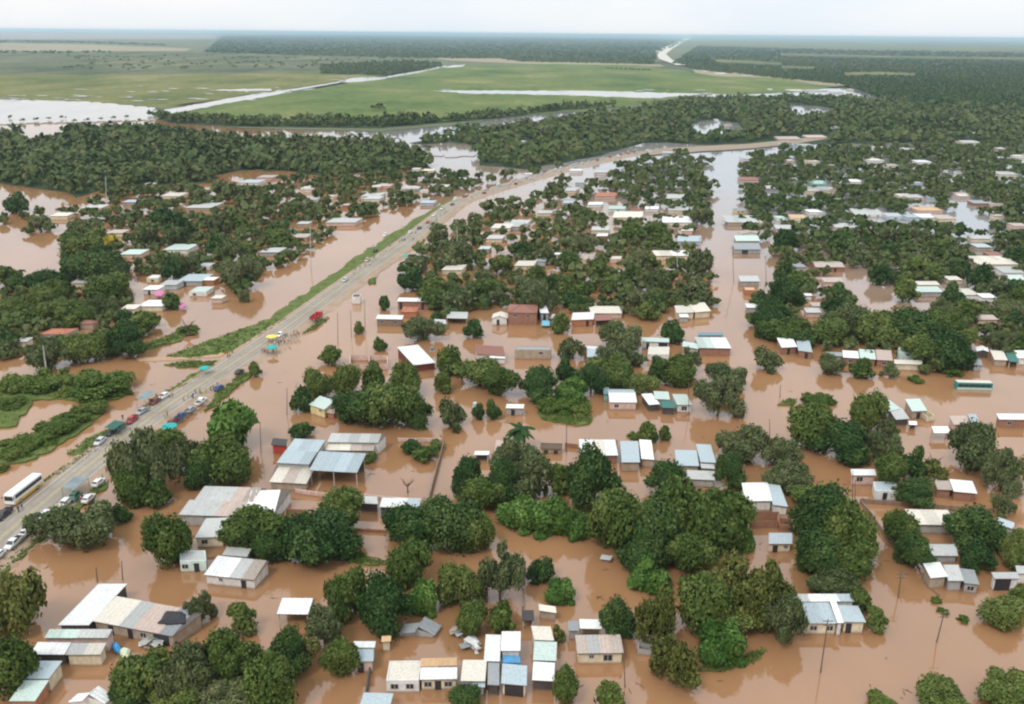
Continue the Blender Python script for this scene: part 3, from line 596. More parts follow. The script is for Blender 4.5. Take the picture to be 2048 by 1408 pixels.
house('bluish grey roof house with a cream front beside a blue sheet', 'blue grey roof house', ('K', (8, 1252), (204, 1270), (18, 1100), 2.7, 3.0, 'c', 'B', 'm', 'g.5'), ('J', (1818, 1262), (1908, 1266), (1822, 1092), 2.5, 2.7, 'k', 'G'))
house('pale roof edge cut by the bottom frame under the long five window house', 'pale bottom roof', ('J', (842, 1418), (1072, 1426), (872, 1322), 2.4, 2.7, 'g', 'B'))
house('long narrow house with three stacked roofs of mottled white, green grey and white', 'three roofed narrow house', ('K', (246, 1226), (414, 1236), (256, 1086), 2.4, 2.6, 'k', 'WP'), ('K', (252, 1074), (430, 1080), (264, 930), 2.8, 2.9, 'g', 'N'), ('K', (262, 918), (414, 924), (238, 812), 3.1, 3.2, 'w', 'CP'))
house('cream walled house with rusty patched roof and two windows beside a leaning pole', 'rusty roofed cream house', ('K', (592, 1024), (948, 1020), (570, 882), 2.5, 3.0, 'c', 'MPSM', 'm', 's.3 b.68'))
house('bright white awning behind the rusty roofed cream house', 'small white awning', ('K', (612, 832), (780, 836), (606, 760), 2.5, 2.8, 't', 'W', 'open'), ('K', (524, 850), (604, 850), (520, 775), 2.2, 2.4, 'g', 'G'), name='awning', cat='awning')
house('small cream mottled shed beside a bright bush and a dark lean-to', 'mottled cream shed', ('K', (300, 694), (432, 714), (276, 642), 2.2, 2.4, 't', 'CM'), name='shed', cat='shed')
house('dark open lean-to beside the mottled cream shed', 'dark lean-to', ('K', (168, 770), (262, 770), (166, 692), 2.2, 2.4, 'k', 'K', 'open'), name='shed', cat='shed')
house('tiny pale roof barely above the water near the dark grove', 'tiny drowned roof', ('K', (764, 300), (846, 310), (780, 266), 0.7, 0.9, 'g', 'P'), name='shed', cat='shed')
house('broken grey hut standing in water beside the yellowish tree', 'broken grey hut', ('K', (1052, 984), (1165, 1000), (1058, 932), 1.3, 1.2, 'g', 'P', 'ruin'), name='hut', cat='hut')
house('large cream building with grey blue roofs, white gutters and two brown windows', 'large cream building', ('_', (1562, 1246.5), (1676, 1248), (1578, 1206), 2.6, 3.3, 'c', 'BB', 'm', 'w.6 w.9'), ('_', (1688, 1244), (1732, 1245), (1673, 1211), 2.7, 3.1, 'c', 'B', 'm', 'd.25'), ('_', (1675, 1246.5), (1688, 1246), (1658, 1199), 3.0, 3.6, 'w', 'W'), ('_', (1562, 1204), (1710, 1203.5), (1560, 1189), 3.5, 3.7, 'w', 'PWB'),
      name='large_building', cat='building')
house('tiny cream house with grey blue roof beside the red brick ruin', 'tiny cream house', ('L', (140, 180), (316, 180), (150, 98), 2.3, 2.8, 'c', 'B', 'm', 'd.3 s.8'))
house('pale grey roof among dark trees behind the white and grey sheds', 'pale roof among dark trees', ('L', (1332, 268), (1556, 270), (1350, 182), 2.0, 2.6, 'g', 'P'))
house('row of white, pale and dark roofs facing the wide brown street', 'white pale and dark row', ('L', (1350, 436), (1480, 424), (1292, 326), 2.8, 3.0, 't', 'W'), ('L', (1482, 456), (1598, 456), (1452, 336), 2.6, 2.7, 'g', 'P'), ('L', (1602, 472), (1716, 486), (1566, 362), 2.4, 2.6, 'g', 'GK', 'm', 'w.5'))
house('white shop with a wide dark opening near the right edge', 'white shop with dark opening', ('L', (1826, 440), (2020, 440), (1802, 392), 3.0, 3.2, 'w', 'P', 'm', 'g.4'), name='shop', cat='shop')
house('pale roof cut by the right frame edge beside the white shop', 'pale edge roof', ('L', (1996, 400), (2200, 410), (1990, 342), 2.6, 2.8, 'w', 'P'))
house('roofless red brick ruin beside the tiny cream house', 'red brick ruin', ('H', (0, 1280), (215, 1280), (10, 1205), 1.8, 2.3, 'b', 'R', 'ruin'), ('H', (220, 1310), (325, 1320), (210, 1250), 1.4, 1.4, 'b', 'R', 'ruin'), name='ruin', cat='ruin')
# ---- second row
house('small yellow house with pale roof at the big round tree', 'small yellow house', ('F', (458, 428), (580, 468), (518, 350), 2.9, 3.2, 'y', 'N', 'm', 's.7'), ('F', (595, 490), (655, 500), (610, 420), 1.8, 2.0, 'o', 'S'))
house('pale blue metal hall with curved open front and mottled side roofs', 'pale blue hall', ('F', (462, 942), (838, 962), (536, 792), 4.0, 4.8, 'k', 'BB', 'open'), ('F', (208, 884), (462, 898), (352, 694), 4.2, 4.6, 'g', 'B'), ('F', (150, 1034), (440, 1050), (205, 905), 2.2, 3.0, 't', 'CMC'),
      ('F', (605, 722), (1005, 728), (680, 655), 3.6, 3.8, 'w', 'P'), ('F', (592, 786), (965, 790), (604, 735), 2.6, 3.0, 't', 'CM'), name='hall', cat='hall')
house('red walled shed with dark roof against the pale blue hall', 'red shed', ('F', (163, 742), (280, 752), (178, 690), 2.8, 3.0, 'r', 'K'), name='shed', cat='shed')
house('long low white and grey roofs along the yard wall in front of the hall', 'long low yard roof', ('F', (1012, 1230), (1322, 1236), (1018, 1157), 2.2, 2.5, 'k', 'WB'), ('F', (842, 1200), (1002, 1206), (832, 1142), 2.3, 2.5, 'k', 'P'), name='shed', cat='shed')
house('roofless brick room standing in water beside the big pale compound', 'roofless brick room', ('F', (255, 1335), (430, 1340), (280, 1240), 1.2, 1.2, 'b', 'R', 'ruin'), name='ruin', cat='ruin')
house('bright white tilted roof over maroon walls above the middle tree belt', 'tilted white roof', ('B', (1152, 1340), (1306, 1322), (1034, 1212), 2.6, 4.0, 'q', 'W'))
house('salmon roofless rooms beside the tilted white roof', 'salmon ruin', ('B', (700, 1330), (970, 1330), (705, 1265), 2.2, 2.2, 'p', 'C', 'ruin'), name='ruin', cat='ruin')
house('small white awning and pinkish roof among trees behind the palm', 'pinkish roof by the palm', ('F', (1752, 822), (1868, 822), (1760, 792), 2.2, 2.4, 'k', 'W', 'open'), ('F', (1910, 806), (2030, 815), (1925, 706), 2.4, 2.8, 't', 'S'))
house('white roofed grey kiosk beside the reedy island', 'white roofed kiosk', ('G', (44, 456), (184, 458), (52, 424), 2.4, 2.6, 'g', 'W', 'm', 'd.4'), name='kiosk', cat='kiosk')
house('brown thatched hut with two dark doors near the palm', 'brown thatched hut', ('G', (312, 772), (484, 778), (324, 712), 1.6, 2.4, 't', 'H', 'gu', 'd.25 d.75'), name='hut', cat='hut')
house('long white and grey roof row with a steep blue sheet behind the dark grove', 'long white roof row', ('G', (632, 824), (926, 828), (636, 700), 2.5, 2.9, 'b', 'WCW', 'm', 'w.2 d.6'), ('G', (950, 880), (1096, 880), (940, 714), 2.8, 3.2, 't', 'B'), ('G', (1106, 852), (1206, 860), (1088, 700), 2.5, 2.8, 't', 'WNW'))
house('four overlapping grey blue roofs right of the long white row', 'four overlapping roofs', ('G', (1380, 905), (1558, 910), (1366, 782), 2.7, 3.0, 't', 'B'), ('G', (1568, 878), (1690, 884), (1532, 736), 3.0, 3.3, 't', 'B'), ('G', (1575, 925), (1682, 932), (1565, 888), 2.4, 2.6, 't', 'P'), ('G', (1455, 1010), (1680, 1020), (1462, 940), 2.2, 2.5, 'g', 'PW'))
house('pink walled house with half white and half grey ridge roof and teal side', 'white and grey ridge house', ('G', (856, 410), (1072, 412), (838, 286), 2.6, 3.5, 'p', 'WB', 'gu', 'w.25'), ('G', (808, 345), (852, 348), (812, 292), 2.6, 2.8, 'n', 'U'))
house('clustered white, mint and green roofs beside the big round tree', 'white and green cluster', ('G', (1165, 430), (1250, 424), (1104, 346), 2.4, 2.8, 'k', 'W'), ('G', (1268, 452), (1370, 456), (1262, 396), 2.4, 2.7, 'k', 'T'), ('G', (1210, 384), (1330, 390), (1200, 322), 2.8, 3.0, 'g', 'N'), ('G', (1385, 430), (1504, 432), (1345, 346), 2.6, 2.8, 'w', 'N', 'm', 'b.5'))
house('white house with bright and bluish roof sheets beside the red brick ruin', 'white bluish roof house', ('_', (1491, 1003), (1545, 1002), (1483, 966), 2.8, 3.2, 'w', 'W'), ('_', (1546, 1010), (1576, 1014), (1531, 967), 2.6, 3.1, 'w', 'B'))
house('grey pink house with white front roof beside the small white parapet house', 'grey pink house', ('H', (762, 938), (945, 938), (752, 892), 2.9, 3.1, 'p', 'W', 'm', 'b.35'))
house('small white parapet house with blue roof and dark door', 'white parapet house', ('H', (938, 1052), (1108, 1052), (934, 984), 2.7, 2.7, 'w', 'B', 'f', 'd.45'))
house('brick house with white blue roof and a cream mottled end', 'brick house with white roof', ('H', (1522, 1058), (1700, 1075), (1488, 965), 2.5, 3.0, 'b', 'WB'), ('H', (1400, 1044), (1512, 1048), (1378, 975), 2.4, 2.8, 'b', 'MC'))
house('very long cream roof partly hidden by two dark trees', 'very long cream roof', ('H', (1230, 1306), (1560, 1312), (1176, 1192), 2.5, 3.0, 'g', 'CC'), ('H', (1850, 1300), (1972, 1342), (1780, 1225), 2.5, 3.0, 'g', 'B'))
house('pale stepped roofs of the shack cluster beside the dark bushy tree', 'pale stepped shack', ('H', (1090, 522), (1192, 515), (1046, 440), 2.2, 2.5, 'k', 'PB'), ('H', (1040, 460), (1130, 440), (1036, 372), 2.6, 2.8, 'g', 'N'), name='shack', cat='shack')
house('pale mint roof shack with a broken cream gable', 'pale mint shack', ('H', (1212, 460), (1326, 455), (1178, 368), 2.5, 2.9, 't', 'NP', 'm', 'd.5'), ('H', (1330, 500), (1385, 490), (1335, 450), 1.8, 2.2, 'c', 'C', 'ruin'), name='shack', cat='shack')
house('tiny white roofed box in front of the pale stepped shack', 'tiny white box', ('H', (1188, 560), (1250, 562), (1196, 532), 1.6, 1.8, 'k', 'W', 'open'), name='shelter', cat='shelter')
house('open white shelter on pale posts in the wide water', 'open white shelter', ('H', (1375, 622), (1500, 622), (1362, 572), 2.4, 2.6, '-', 'W', 'open'), name='shelter', cat='shelter')
house('pinkish grey roof shack with white lean-to beside the large olive tree', 'pinkish grey shack', ('H', (1522, 560), (1648, 556), (1492, 495), 2.4, 2.8, 'p', 'SP'), ('H', (1655, 545), (1720, 545), (1632, 480), 2.4, 2.7, 'g', 'B'), name='shack', cat='shack')
house('brick house with white slab roof at the right frame edge', 'brick edge house', ('H', (1862, 520), (2080, 522), (1842, 476), 2.7, 2.9, 'b', 'W', 'm', 'w.4'))
# ---- third row
house('white roof of the row of four joined houses above the brown street', 'row house white roof', ('D', (656, 1285), (768, 1292), (650, 1235), 2.7, 3.1, 'b', 'W', 'm', 'w.5'), group='joined row houses')
house('pale mint roof in the row of four joined houses', 'row house mint roof', ('D', (774, 1292), (888, 1300), (765, 1226), 2.7, 3.2, 'b', 'N', 'm', 'w.5'), group='joined row houses')
house('pinkish pale roof at the end of the row of four joined houses', 'row house pinkish roof', ('D', (893, 1302), (1006, 1308), (884, 1230), 2.7, 3.2, 'b', 'S', 'm', 'w.5'), group='joined row houses')
house('grey roof half hidden by a bush at the start of the joined row houses', 'grey row roof', ('D', (530, 1272), (650, 1277), (545, 1246), 2.6, 2.8, 'g', 'G'), group='joined row houses')
house('white upper storey house with cream awning beside the joined row houses', 'white upper storey house', ('D', (1060, 1248), (1160, 1248), (1066, 1214), 4.2, 4.2, 'm', 'P', 'f', 's.5'), ('D', (1016, 1330), (1214, 1336), (1022, 1300), 2.4, 2.8, 'c', 'C'))
house('brick house with bright white and blue grey roofs and two dark doors', 'brick two roof house', ('D', (222, 1216), (334, 1210), (194, 1148), 2.8, 3.2, 'b', 'W', 'm', 'd.5'), ('D', (340, 1236), (440, 1250), (322, 1152), 2.6, 3.0, 'b', 'BW', 'm', 'd.6'))
house('white gabled garage with dark front near the teal awning', 'white gabled garage', ('D', (1596, 1242), (1682, 1246), (1590, 1200), 2.6, 3.2, 'k', 'W', 'gv'), name='garage', cat='garage')
house('tan sloping roof between the white garage and the teal awning', 'tan sloping roof', ('D', (1720, 1302), (1816, 1306), (1690, 1236), 2.4, 2.8, 't', 'C'))
house('dark teal sloping awning near the right frame edge', 'dark teal awning', ('D', (1824, 1312), (1896, 1320), (1790, 1230), 2.4, 2.9, 'k', 'T', 'open'), name='awning', cat='awning')
house('white roof at the right edge beyond the teal awning', 'white roof past teal awning', ('D', (1885, 1290), (2020, 1292), (1870, 1235), 2.6, 2.9, 'w', 'W'))
house('grey roof shed in front of the white gabled garage', 'grey shed by the garage', ('D', (1576, 1340), (1640, 1342), (1572, 1300), 2.2, 2.4, 'g', 'G'), name='shed', cat='shed')
house('white panel roof beside a slim dark tree near the right edge', 'white panel by slim tree', ('D', (1492, 1240), (1560, 1240), (1488, 1182), 2.4, 2.6, 'w', 'W'))
house('two storey brick house with red roof, white side balcony and blue sheet', 'red roofed brick house', ('C', (52, 968), (262, 972), (66, 884), 5.0, 6.4, 'b', 'R', 'hip', 'w.25 w.7'), ('C', (285, 972), (345, 972), (262, 908), 3.2, 3.6, 'u', 'W', 'm', 'd.5'))
house('white roof over an orange brick front next to the red awning', 'orange brick house', ('C', (502, 1022), (660, 1016), (522, 970), 2.8, 3.2, 'o', 'W', 'm', 'd.75'))
house('red sheet awning beside the orange brick house', 'red awning', ('C', (668, 1026), (794, 1020), (676, 986), 2.6, 3.0, 'k', 'R', 'open'), name='awning', cat='awning')
house('cream and pale roofed corner house where the flooded street meets the middle block', 'cream street corner house', ('C', (1242, 972), (1368, 968), (1226, 920), 2.8, 3.1, 'c', 'CS'), ('C', (1374, 968), (1486, 958), (1340, 905), 2.8, 3.1, 'c', 'C'), ('C', (1266, 1002), (1330, 1002), (1252, 964), 2.2, 2.4, 'g', 'W'))
house('mint white roof house over low brick wall at the street corner', 'mint white corner house', ('C', (1402, 1218), (1630, 1222), (1370, 1142), 3.0, 3.4, 'b', 'NW'), ('C', (1282, 1206), (1398, 1226), (1262, 1166), 2.6, 2.9, 'g', 'N'), ('C', (1392, 1130), (1572, 1130), (1402, 1108), 3.2, 3.2, 'u', 'U'))
house('white walled house with grey green strip roof and a dark carport opening', 'white house with carport', ('C', (1000, 1172), (1192, 1178), (1000, 1144), 2.8, 3.0, 'w', 'NP', 'm', 'd.2 g.8'))
house('unfinished tan house with flat grey roof and one dark window', 'unfinished tan house', ('C', (104, 1228), (356, 1230), (112, 1204), 3.6, 3.6, 't', 'G', 'f', 'w.73'))
house('small two part white hut with orange side in open water', 'two part white hut', ('C', (612, 1282), (714, 1282), (612, 1226), 2.4, 2.9, 'w', 'B', 'm', 'd.35'), ('C', (586, 1222), (690, 1226), (598, 1204), 2.6, 2.7, 'o', 'W'), name='hut', cat='hut')
house('long red brown building with white roof and orange tile porch', 'red brown long building', ('B', (1034, 890), (1262, 894), (1036, 864), 3.4, 3.6, 'b', 'W', 'm', 'd.1 d.8'), ('B', (1060, 965), (1172, 965), (1078, 910), 2.6, 3.6, 'o', 'O', 'hip'))
house('brown house with white roof and two dark red windows', 'brown two window house', ('B', (886, 1014), (1072, 1018), (898, 984), 2.8, 3.1, 'd', 'W', 'm', 'w.2 w.75'))
house('white roof with black shade beside the red roofed brick house', 'white roof with black shade', ('B', (1382, 1008), (1530, 1012), (1390, 962), 2.4, 2.9, 'k', 'PW', 'open'), name='shed', cat='shed')
house('small pale awning left of the white roof with black shade', 'small pale awning', ('B', (1300, 1046), (1382, 1050), (1298, 1015), 2.3, 2.5, 't', 'P', 'open'), name='awning', cat='awning')
house('white gabled front beside the red roofed brick house', 'white gabled front', ('B', (1700, 1010), (1812, 1010), (1712, 960), 2.8, 3.8, 'w', 'C', 'gv', 'd.4'))
house('rust red roof with a white front strip in the middle belt', 'rust red roof', ('B', (1592, 1262), (1796, 1276), (1568, 1194), 2.5, 3.2, 'w', 'R'), ('B', (1686, 1288), (1796, 1292), (1690, 1268), 2.2, 2.3, 'w', 'W'))
house('small white tank hut with dark cap standing in water beside the highway', 'white tank hut', ('B', (718, 858), (774, 858), (726, 838), 3.2, 3.2, 'w', 'K', 'f'), name='hut', cat='hut')
# ---- the block between the highway and the flooded street, and the left bank
def far_house(t, x0, x1, yt, yb, wall, roofs, kind='m', h=2.3, op='', colour=None, label=None, short=None):
    a = T(t, (x0, yb)); b = T(t, (x1, yb)); q = T(t, (x0, yt)); rf = random.Random(int(x0 * 7 + yb))
    if a[1] < 430: m_ = (b[0] - a[0]) * 0.07; a = (a[0] + m_, a[1]); b = (b[0] - m_, b[1]); h = h * 0.85
    if roofs == 'W' and a[1] < 560: roofs = rf.choice('WWPPCMG')
    elif roofs in 'CN' and a[1] < 480: roofs = rf.choice(roofs + roofs + 'PM')
    dx = (1350 - a[0]) * (a[1] - q[1]) / (a[1] - 71)
    dx = max(-0.5 * (b[0] - a[0]), min(0.5 * (b[0] - a[0]), dx))
    wd = dict(W='white', P='pale grey', G='grey', B='bluish', C='cream', R='rust red', T='teal', O='orange tiled', K='dark', M='rusty mottled', N='pale mint', S='pinkish', Y='tan', H='brown', U='slate')[roofs[0]]
    for _ in range(40):                                  # small far houses are about as deep as they are wide
        if rect('_', a, b, (a[0] + dx, q[1]), h, h)[4] <= 1.15 * rect('_', a, b, (a[0] + dx, q[1]), h, h)[3] or a[1] - q[1] < 1.2: break
        q = (q[0], q[1] + (a[1] - q[1]) * 0.07)
    o = house(label, short, ('_', a, b, (a[0] + dx, q[1]), h, h + (0.0 if kind == 'f' else 0.9 if kind in ('gv', 'gu', 'hip') else 0.35), wall, roofs, kind, op))
    if not label: AUTO_H.append((o, wd, x1 - x0))
    return o
AUTO_H = []
FH = [  # tile, x0, x1, y back, y front, wall, roof, kind, openings
 # left bank
 ('A', 1240, 1420, 690, 748, 'g', 'BB', 'm', 'd.3'), ('A', 1420, 1506, 700, 742, 'o', 'W', 'm', ''), ('A', 1000, 1110, 775, 808, 'w', 'W', 'm', 'd.4'), ('A', 1120, 1240, 725, 775, 'u', 'P', 'm', ''), ('A', 1330, 1450, 765, 820, 'w', 'N', 'f', 'w.3'),
 ('A', 960, 1140, 880, 925, 'c', 'W', 'm', ''), ('A', 845, 950, 900, 945, 'c', 'C', 'm', ''), ('A', 1030, 1112, 680, 725, 'c', 'W', 'f', 'w.5'), ('A', 1285, 1505, 185, 232, 't', 'W', 'm', ''), ('A', 850, 960, 158, 192, 'g', 'B', 'm', ''),
 ('A', 1110, 1275, 120, 150, 'c', 'C', 'm', ''), ('A', 1010, 1085, 28, 65, 'p', 'C', 'm', ''), ('A', 840, 985, 515, 560, 'p', 'N', 'm', ''), ('A', 1145, 1320, 472, 528, 'w', 'NP', 'm', ''), ('A', 495, 605, 725, 762, 'c', 'P', 'm', ''),
 ('A', 1390, 1475, 588, 640, 'w', 'P', 'f', 'd.6'), ('A', 745, 860, 345, 410, 'c', 'C', 'm', ''), ('A', 270, 462, 1062, 1120, 'g', 'O', 'hip', 'w.5'), ('A', 553, 655, 1002, 1048, 't', 'R', 'hip', ''), ('A', 1640, 1710, 565, 605, 'w', 'W', 'm', ''),
 ('A', 555, 720, 190, 235, 'p', 'P', 'm', ''), ('A', 345, 470, 235, 290, 'c', 'C', 'm', ''), ('A', 100, 190, 1140, 1175, 'c', 'P', 'm', ''), ('A', 1480, 1560, 840, 870, 'p', 'C', 'm', ''),
 ('B', 530, 740, 303, 335, 'p', 'PW', 'm', ''), ('B', 285, 400, 395, 440, 't', 'W', 'm', ''), ('B', 60, 200, 500, 545, 'g', 'P', 'm', ''), ('B', 370, 470, 130, 175, 'w', 'P', 'm', ''), ('B', 790, 920, 130, 170, 'w', 'W', 'm', ''), ('B', 1060, 1170, 75, 100, 'u', 'W', 'm', ''),
 ('B', 1185, 1300, 165, 198, 'u', 'B', 'm', ''), ('B', 1290, 1400, 40, 85, 'c', 'C', 'm', ''), ('B', 840, 920, 40, 85, 'p', 'C', 'm', ''), ('B', 350, 420, 50, 90, 'w', 'C', 'f', ''), ('B', 640, 720, 165, 215, 'o', 'M', 'm', ''), ('B', 1190, 1260, 80, 110, 'w', 'C', 'f', ''), ('B', 325, 410, 322, 345, 't', 'P', 'm', ''),
 # centre block
 ('B', 1345, 1490, 622, 670, 'c', 'C', 'm', ''), ('B', 1660, 1775, 390, 450, 'c', 'PW', 'm', ''), ('B', 1690, 1830, 318, 375, 'w', 'C', 'm', ''), ('B', 1605, 1685, 488, 522, 'g', 'N', 'm', ''), ('B', 1820, 1950, 300, 345, 'w', 'P', 'm', ''),
 ('C', 605, 725, 172, 210, 'w', 'W', 'm', ''), ('C', 750, 890, 195, 240, 'm', 'N', 'm', 'w.6'), ('C', 915, 1000, 200, 250, 'p', 'R', 'gu', ''), ('C', 1010, 1125, 212, 240, 'w', 'W', 'm', ''), ('C', 1170, 1340, 208, 250, 'c', 'P', 'm', ''), ('C', 1140, 1350, 283, 335, 'w', 'W', 'm', ''),
 ('C', 1275, 1360, 345, 395, 'p', 'C', 'm', ''), ('C', 1250, 1420, 428, 468, 'u', 'B', 'm', 'w.3 w.7'), ('C', 1095, 1345, 532, 570, 'c', 'CW', 'm', ''), ('C', 640, 765, 362, 390, 'c', 'N', 'm', ''), ('C', 678, 755, 398, 430, 'b', 'W', 'm', ''), ('C', 575, 660, 518, 565, 'w', 'W', 'f', ''), ('C', 775, 850, 535, 590, 'p', 'C', 'f', ''),
 ('C', 330, 405, 630, 682, 'p', 'S', 'gv', ''), ('C', 100, 235, 598, 640, 'c', 'C', 'm', ''), ('C', 430, 530, 155, 198, 'u', 'B', 'm', ''), ('C', 445, 540, 72, 112, 'c', 'C', 'm', ''), ('C', 790, 1000, 250, 300, 'c', 'C', 'm', ''), ('C', 530, 600, 5, 50, 'u', 'B', 'm', ''), ('C', 1160, 1350, 135, 165, 'w', 'P', 'm', ''), ('C', 640, 860, 925, 975, 'p', 'C', 'm', ''),
 ('C', 350, 440, 960, 1010, 'g', 'P', 'm', ''), ('C', 1040, 1190, 1190, 1262, 'w', 'C', 'f', 'd.3'), ('C', 240, 320, 565, 610, 'u', 'G', 'm', ''), ('C', 0, 150, 315, 365, 'g', 'P', 'm', ''), ('C', 250, 370, 245, 270, 'c', 'P', 'm', ''), ('C', 380, 430, 520, 560, 'w', 'W', 'm', ''),
 # right of the flooded street
 ('C', 1650, 1840, 480, 525, 'g', 'W', 'm', 'g.4'), ('C', 1600, 1830, 282, 335, 't', 'C', 'm', ''), ('C', 1640, 1760, 210, 250, 'y', 'G', 'hip', 'w.3 w.6'), ('C', 1700, 1830, 350, 415, 'w', 'C', 'gv', ''), ('C', 1660, 1830, 420, 465, 'g', 'N', 'm', ''), ('C', 1690, 1830, 700, 750, 'g', 'P', 'm', ''), ('C', 1725, 1800, 770, 810, 'o', 'Y', 'f', ''), ('C', 1735, 1830, 895, 935, 'g', 'W', 'm', ''),
 ('D', 462, 668, 592, 650, 'b', 'W', 'gu', 'd.3 d.7'), ('D', 412, 526, 188, 262, 'w', 'W', 'm', ''), ('D', 725, 958, 232, 275, 'w', 'C', 'f', 'w.5 w.8'), ('D', 970, 1085, 252, 290, 'u', 'P', 'f', 'w.5'), ('D', 1110, 1200, 265, 300, 'u', 'B', 'm', ''), ('D', 1205, 1330, 255, 300, 'w', 'W', 'm', ''), ('D', 1330, 1460, 262, 310, 'c', 'C', 'm', ''),
 ('D', 185, 312, 332, 380, 'p', 'W', 'm', ''), ('D', 600, 740, 335, 370, 'p', 'N', 'm', ''), ('D', 1180, 1360, 785, 825, 'g', 'N', 'm', ''), ('D', 1185, 1340, 748, 775, 'c', 'C', 'm', ''), ('D', 1465, 1620, 770, 845, 'w', 'C', 'm', ''), ('D', 1640, 1742, 790, 865, 'w', 'W', 'm', ''), ('D', 1612, 1895, 570, 630, 'c', 'C', 'm', ''), ('D', 1690, 1800, 520, 570, 'b', 'R', 'm', ''),
 ('D', 1785, 1940, 640, 690, 'w', 'W', 'm', ''), ('D', 1840, 1960, 690, 740, 'g', 'N', 'm', ''), ('D', 390, 442, 822, 850, 'w', 'W', 'm', ''), ('D', 178, 285, 785, 830, 'w', 'N', 'm', ''), ('D', 436, 522, 890, 925, 'w', 'S', 'm', ''), ('D', 395, 505, 935, 970, 'p', 'P', 'm', ''), ('D', 1600, 1710, 455, 510, 't', 'B', 'm', ''), ('D', 1560, 1700, 425, 450, 'c', 'C', 'm', ''),
 ('D', 1570, 1690, 150, 200, 'b', 'W', 'm', ''), ('D', 1690, 1790, 162, 205, 'p', 'W', 'f', ''), ('D', 1720, 1790, 262, 290, 'c', 'W', 'm', ''), ('D', 450, 545, 5, 60, 'n', 'N', 'f', 'w.5'), ('D', 400, 500, 80, 115, 'c', 'C', 'm', ''), ('D', 520, 610, 70, 100, 'p', 'C', 'm', ''), ('D', 710, 790, 15, 48, 'w', 'W', 'm', ''), ('D', 110, 190, 60, 95, 'g', 'P', 'm', ''),
 ('D', 1100, 1245, 120, 160, 'p', 'P', 'm', ''), ('D', 1170, 1380, 205, 250, 'p', 'Y', 'hip', ''), ('D', 190, 250, 255, 300, 'm', 'N', 'f', 'w.5'), ('D', 290, 400, 262, 300, 'c', 'Y', 'f', ''), ('D', 0, 90, 255, 330, 'c', 'C', 'f', ''), ('D', 1470, 1560, 95, 150, 'p', 'C', 'm', ''), ('D', 1860, 1960, 315, 360, 'p', 'S', 'm', ''), ('D', 470, 545, 1090, 1120, 'g', 'P', 'm', ''), ('D', 580, 640, 1120, 1150, 'p', 'C', 'm', ''),
 ('D', 1610, 1750, 985, 1020, 'p', 'S', 'm', ''), ('D', 1400, 1500, 700, 740, 'c', 'C', 'm', ''), ('D', 320, 400, 600, 650, 'g', 'G', 'm', ''), ('D', 520, 660, 725, 755, 'p', 'S', 'm', ''),
 # beyond the bend, small
 ('Z', 380, 510, 1015, 1055, 'p', 'R', 'm', ''), ('Z', 540, 600, 1070, 1095, 'w', 'P', 'm', ''), ('Z', 830, 900, 1015, 1065, 'n', 'N', 'f', ''), ('Z', 1035, 1105, 1035, 1060, 'w', 'W', 'm', ''), ('Z', 785, 860, 915, 945, 'c', 'C', 'm', ''), ('Z', 400, 480, 885, 930, 'w', 'P', 'm', ''), ('Z', 630, 720, 815, 850, 'u', 'B', 'm', ''), ('Z', 740, 830, 820, 852, 'u', 'W', 'm', ''),
 ('Z', 600, 760, 785, 815, 'p', 'M', 'm', ''), ('Z', 770, 910, 780, 805, 'p', 'S', 'm', ''), ('Z', 985, 1080, 755, 780, 'c', 'Y', 'm', ''), ('Z', 1090, 1190, 755, 780, 'p', 'C', 'm', ''), ('Z', 915, 975, 725, 745, 'w', 'W', 'm', ''), ('Z', 650, 720, 735, 755, 'w', 'C', 'm', ''), ('Z', 470, 510, 720, 745, 'w', 'W', 'm', ''), ('Z', 240, 262, 680, 700, 'w', 'W', 'f', ''), ('Z', 300, 345, 708, 730, 'p', 'C', 'm', ''),
 ('Z', 1310, 1375, 705, 740, 'c', 'C', 'm', ''), ('Z', 1410, 1450, 650, 715, 'w', 'W', 'm', ''), ('Z', 1450, 1530, 670, 720, 'w', 'C', 'm', ''), ('Z', 1590, 1670, 680, 720, 'p', 'P', 'm', ''), ('Z', 1730, 1790, 735, 780, 'w', 'C', 'm', ''), ('Z', 1690, 1810, 812, 835, 'c', 'P', 'm', ''), ('Z', 1180, 1250, 835, 865, 'w', 'C', 'm', ''), ('Z', 1350, 1440, 845, 875, 'u', 'P', 'm', ''),
 ('Z', 1250, 1330, 930, 970, 'w', 'C', 'm', ''), ('Z', 1420, 1520, 900, 950, 'w', 'W', 'm', ''), ('Z', 1650, 1690, 970, 1005, 'w', 'W', 'm', ''), ('Z', 1990, 2060, 885, 915, 'w', 'C', 'm', ''), ('Z', 1580, 1610, 960, 1000, 'w', 'C', 'm', ''), ('Z', 1900, 2030, 1000, 1022, 'c', 'P', 'm', ''), ('Z', 1410, 1460, 1010, 1070, 'u', 'B', 'f', ''), ('Z', 790, 930, 1085, 1115, 'c', 'W', 'm', ''),
 ('Z', 1840, 1880, 735, 755, 'c', 'C', 'm', ''), ('Z', 1890, 1945, 815, 870, 't', 'C', 'm', ''), ('Z', 1140, 1240, 905, 940, 'w', 'W', 'm', ''), ('Z', 660, 710, 900, 940, 'p', 'C', 'm', ''), ('Z', 910, 945, 950, 968, 'w', 'W', 'm', ''), ('Z', 1320, 1420, 1120, 1150, 'c', 'C', 'm', ''), ('Z', 1490, 1530, 1085, 1150, 'u', 'P', 'f', ''), ('Z', 1660, 1740, 1100, 1140, 'p', 'C', 'm', ''),
 # edge of town along the far road
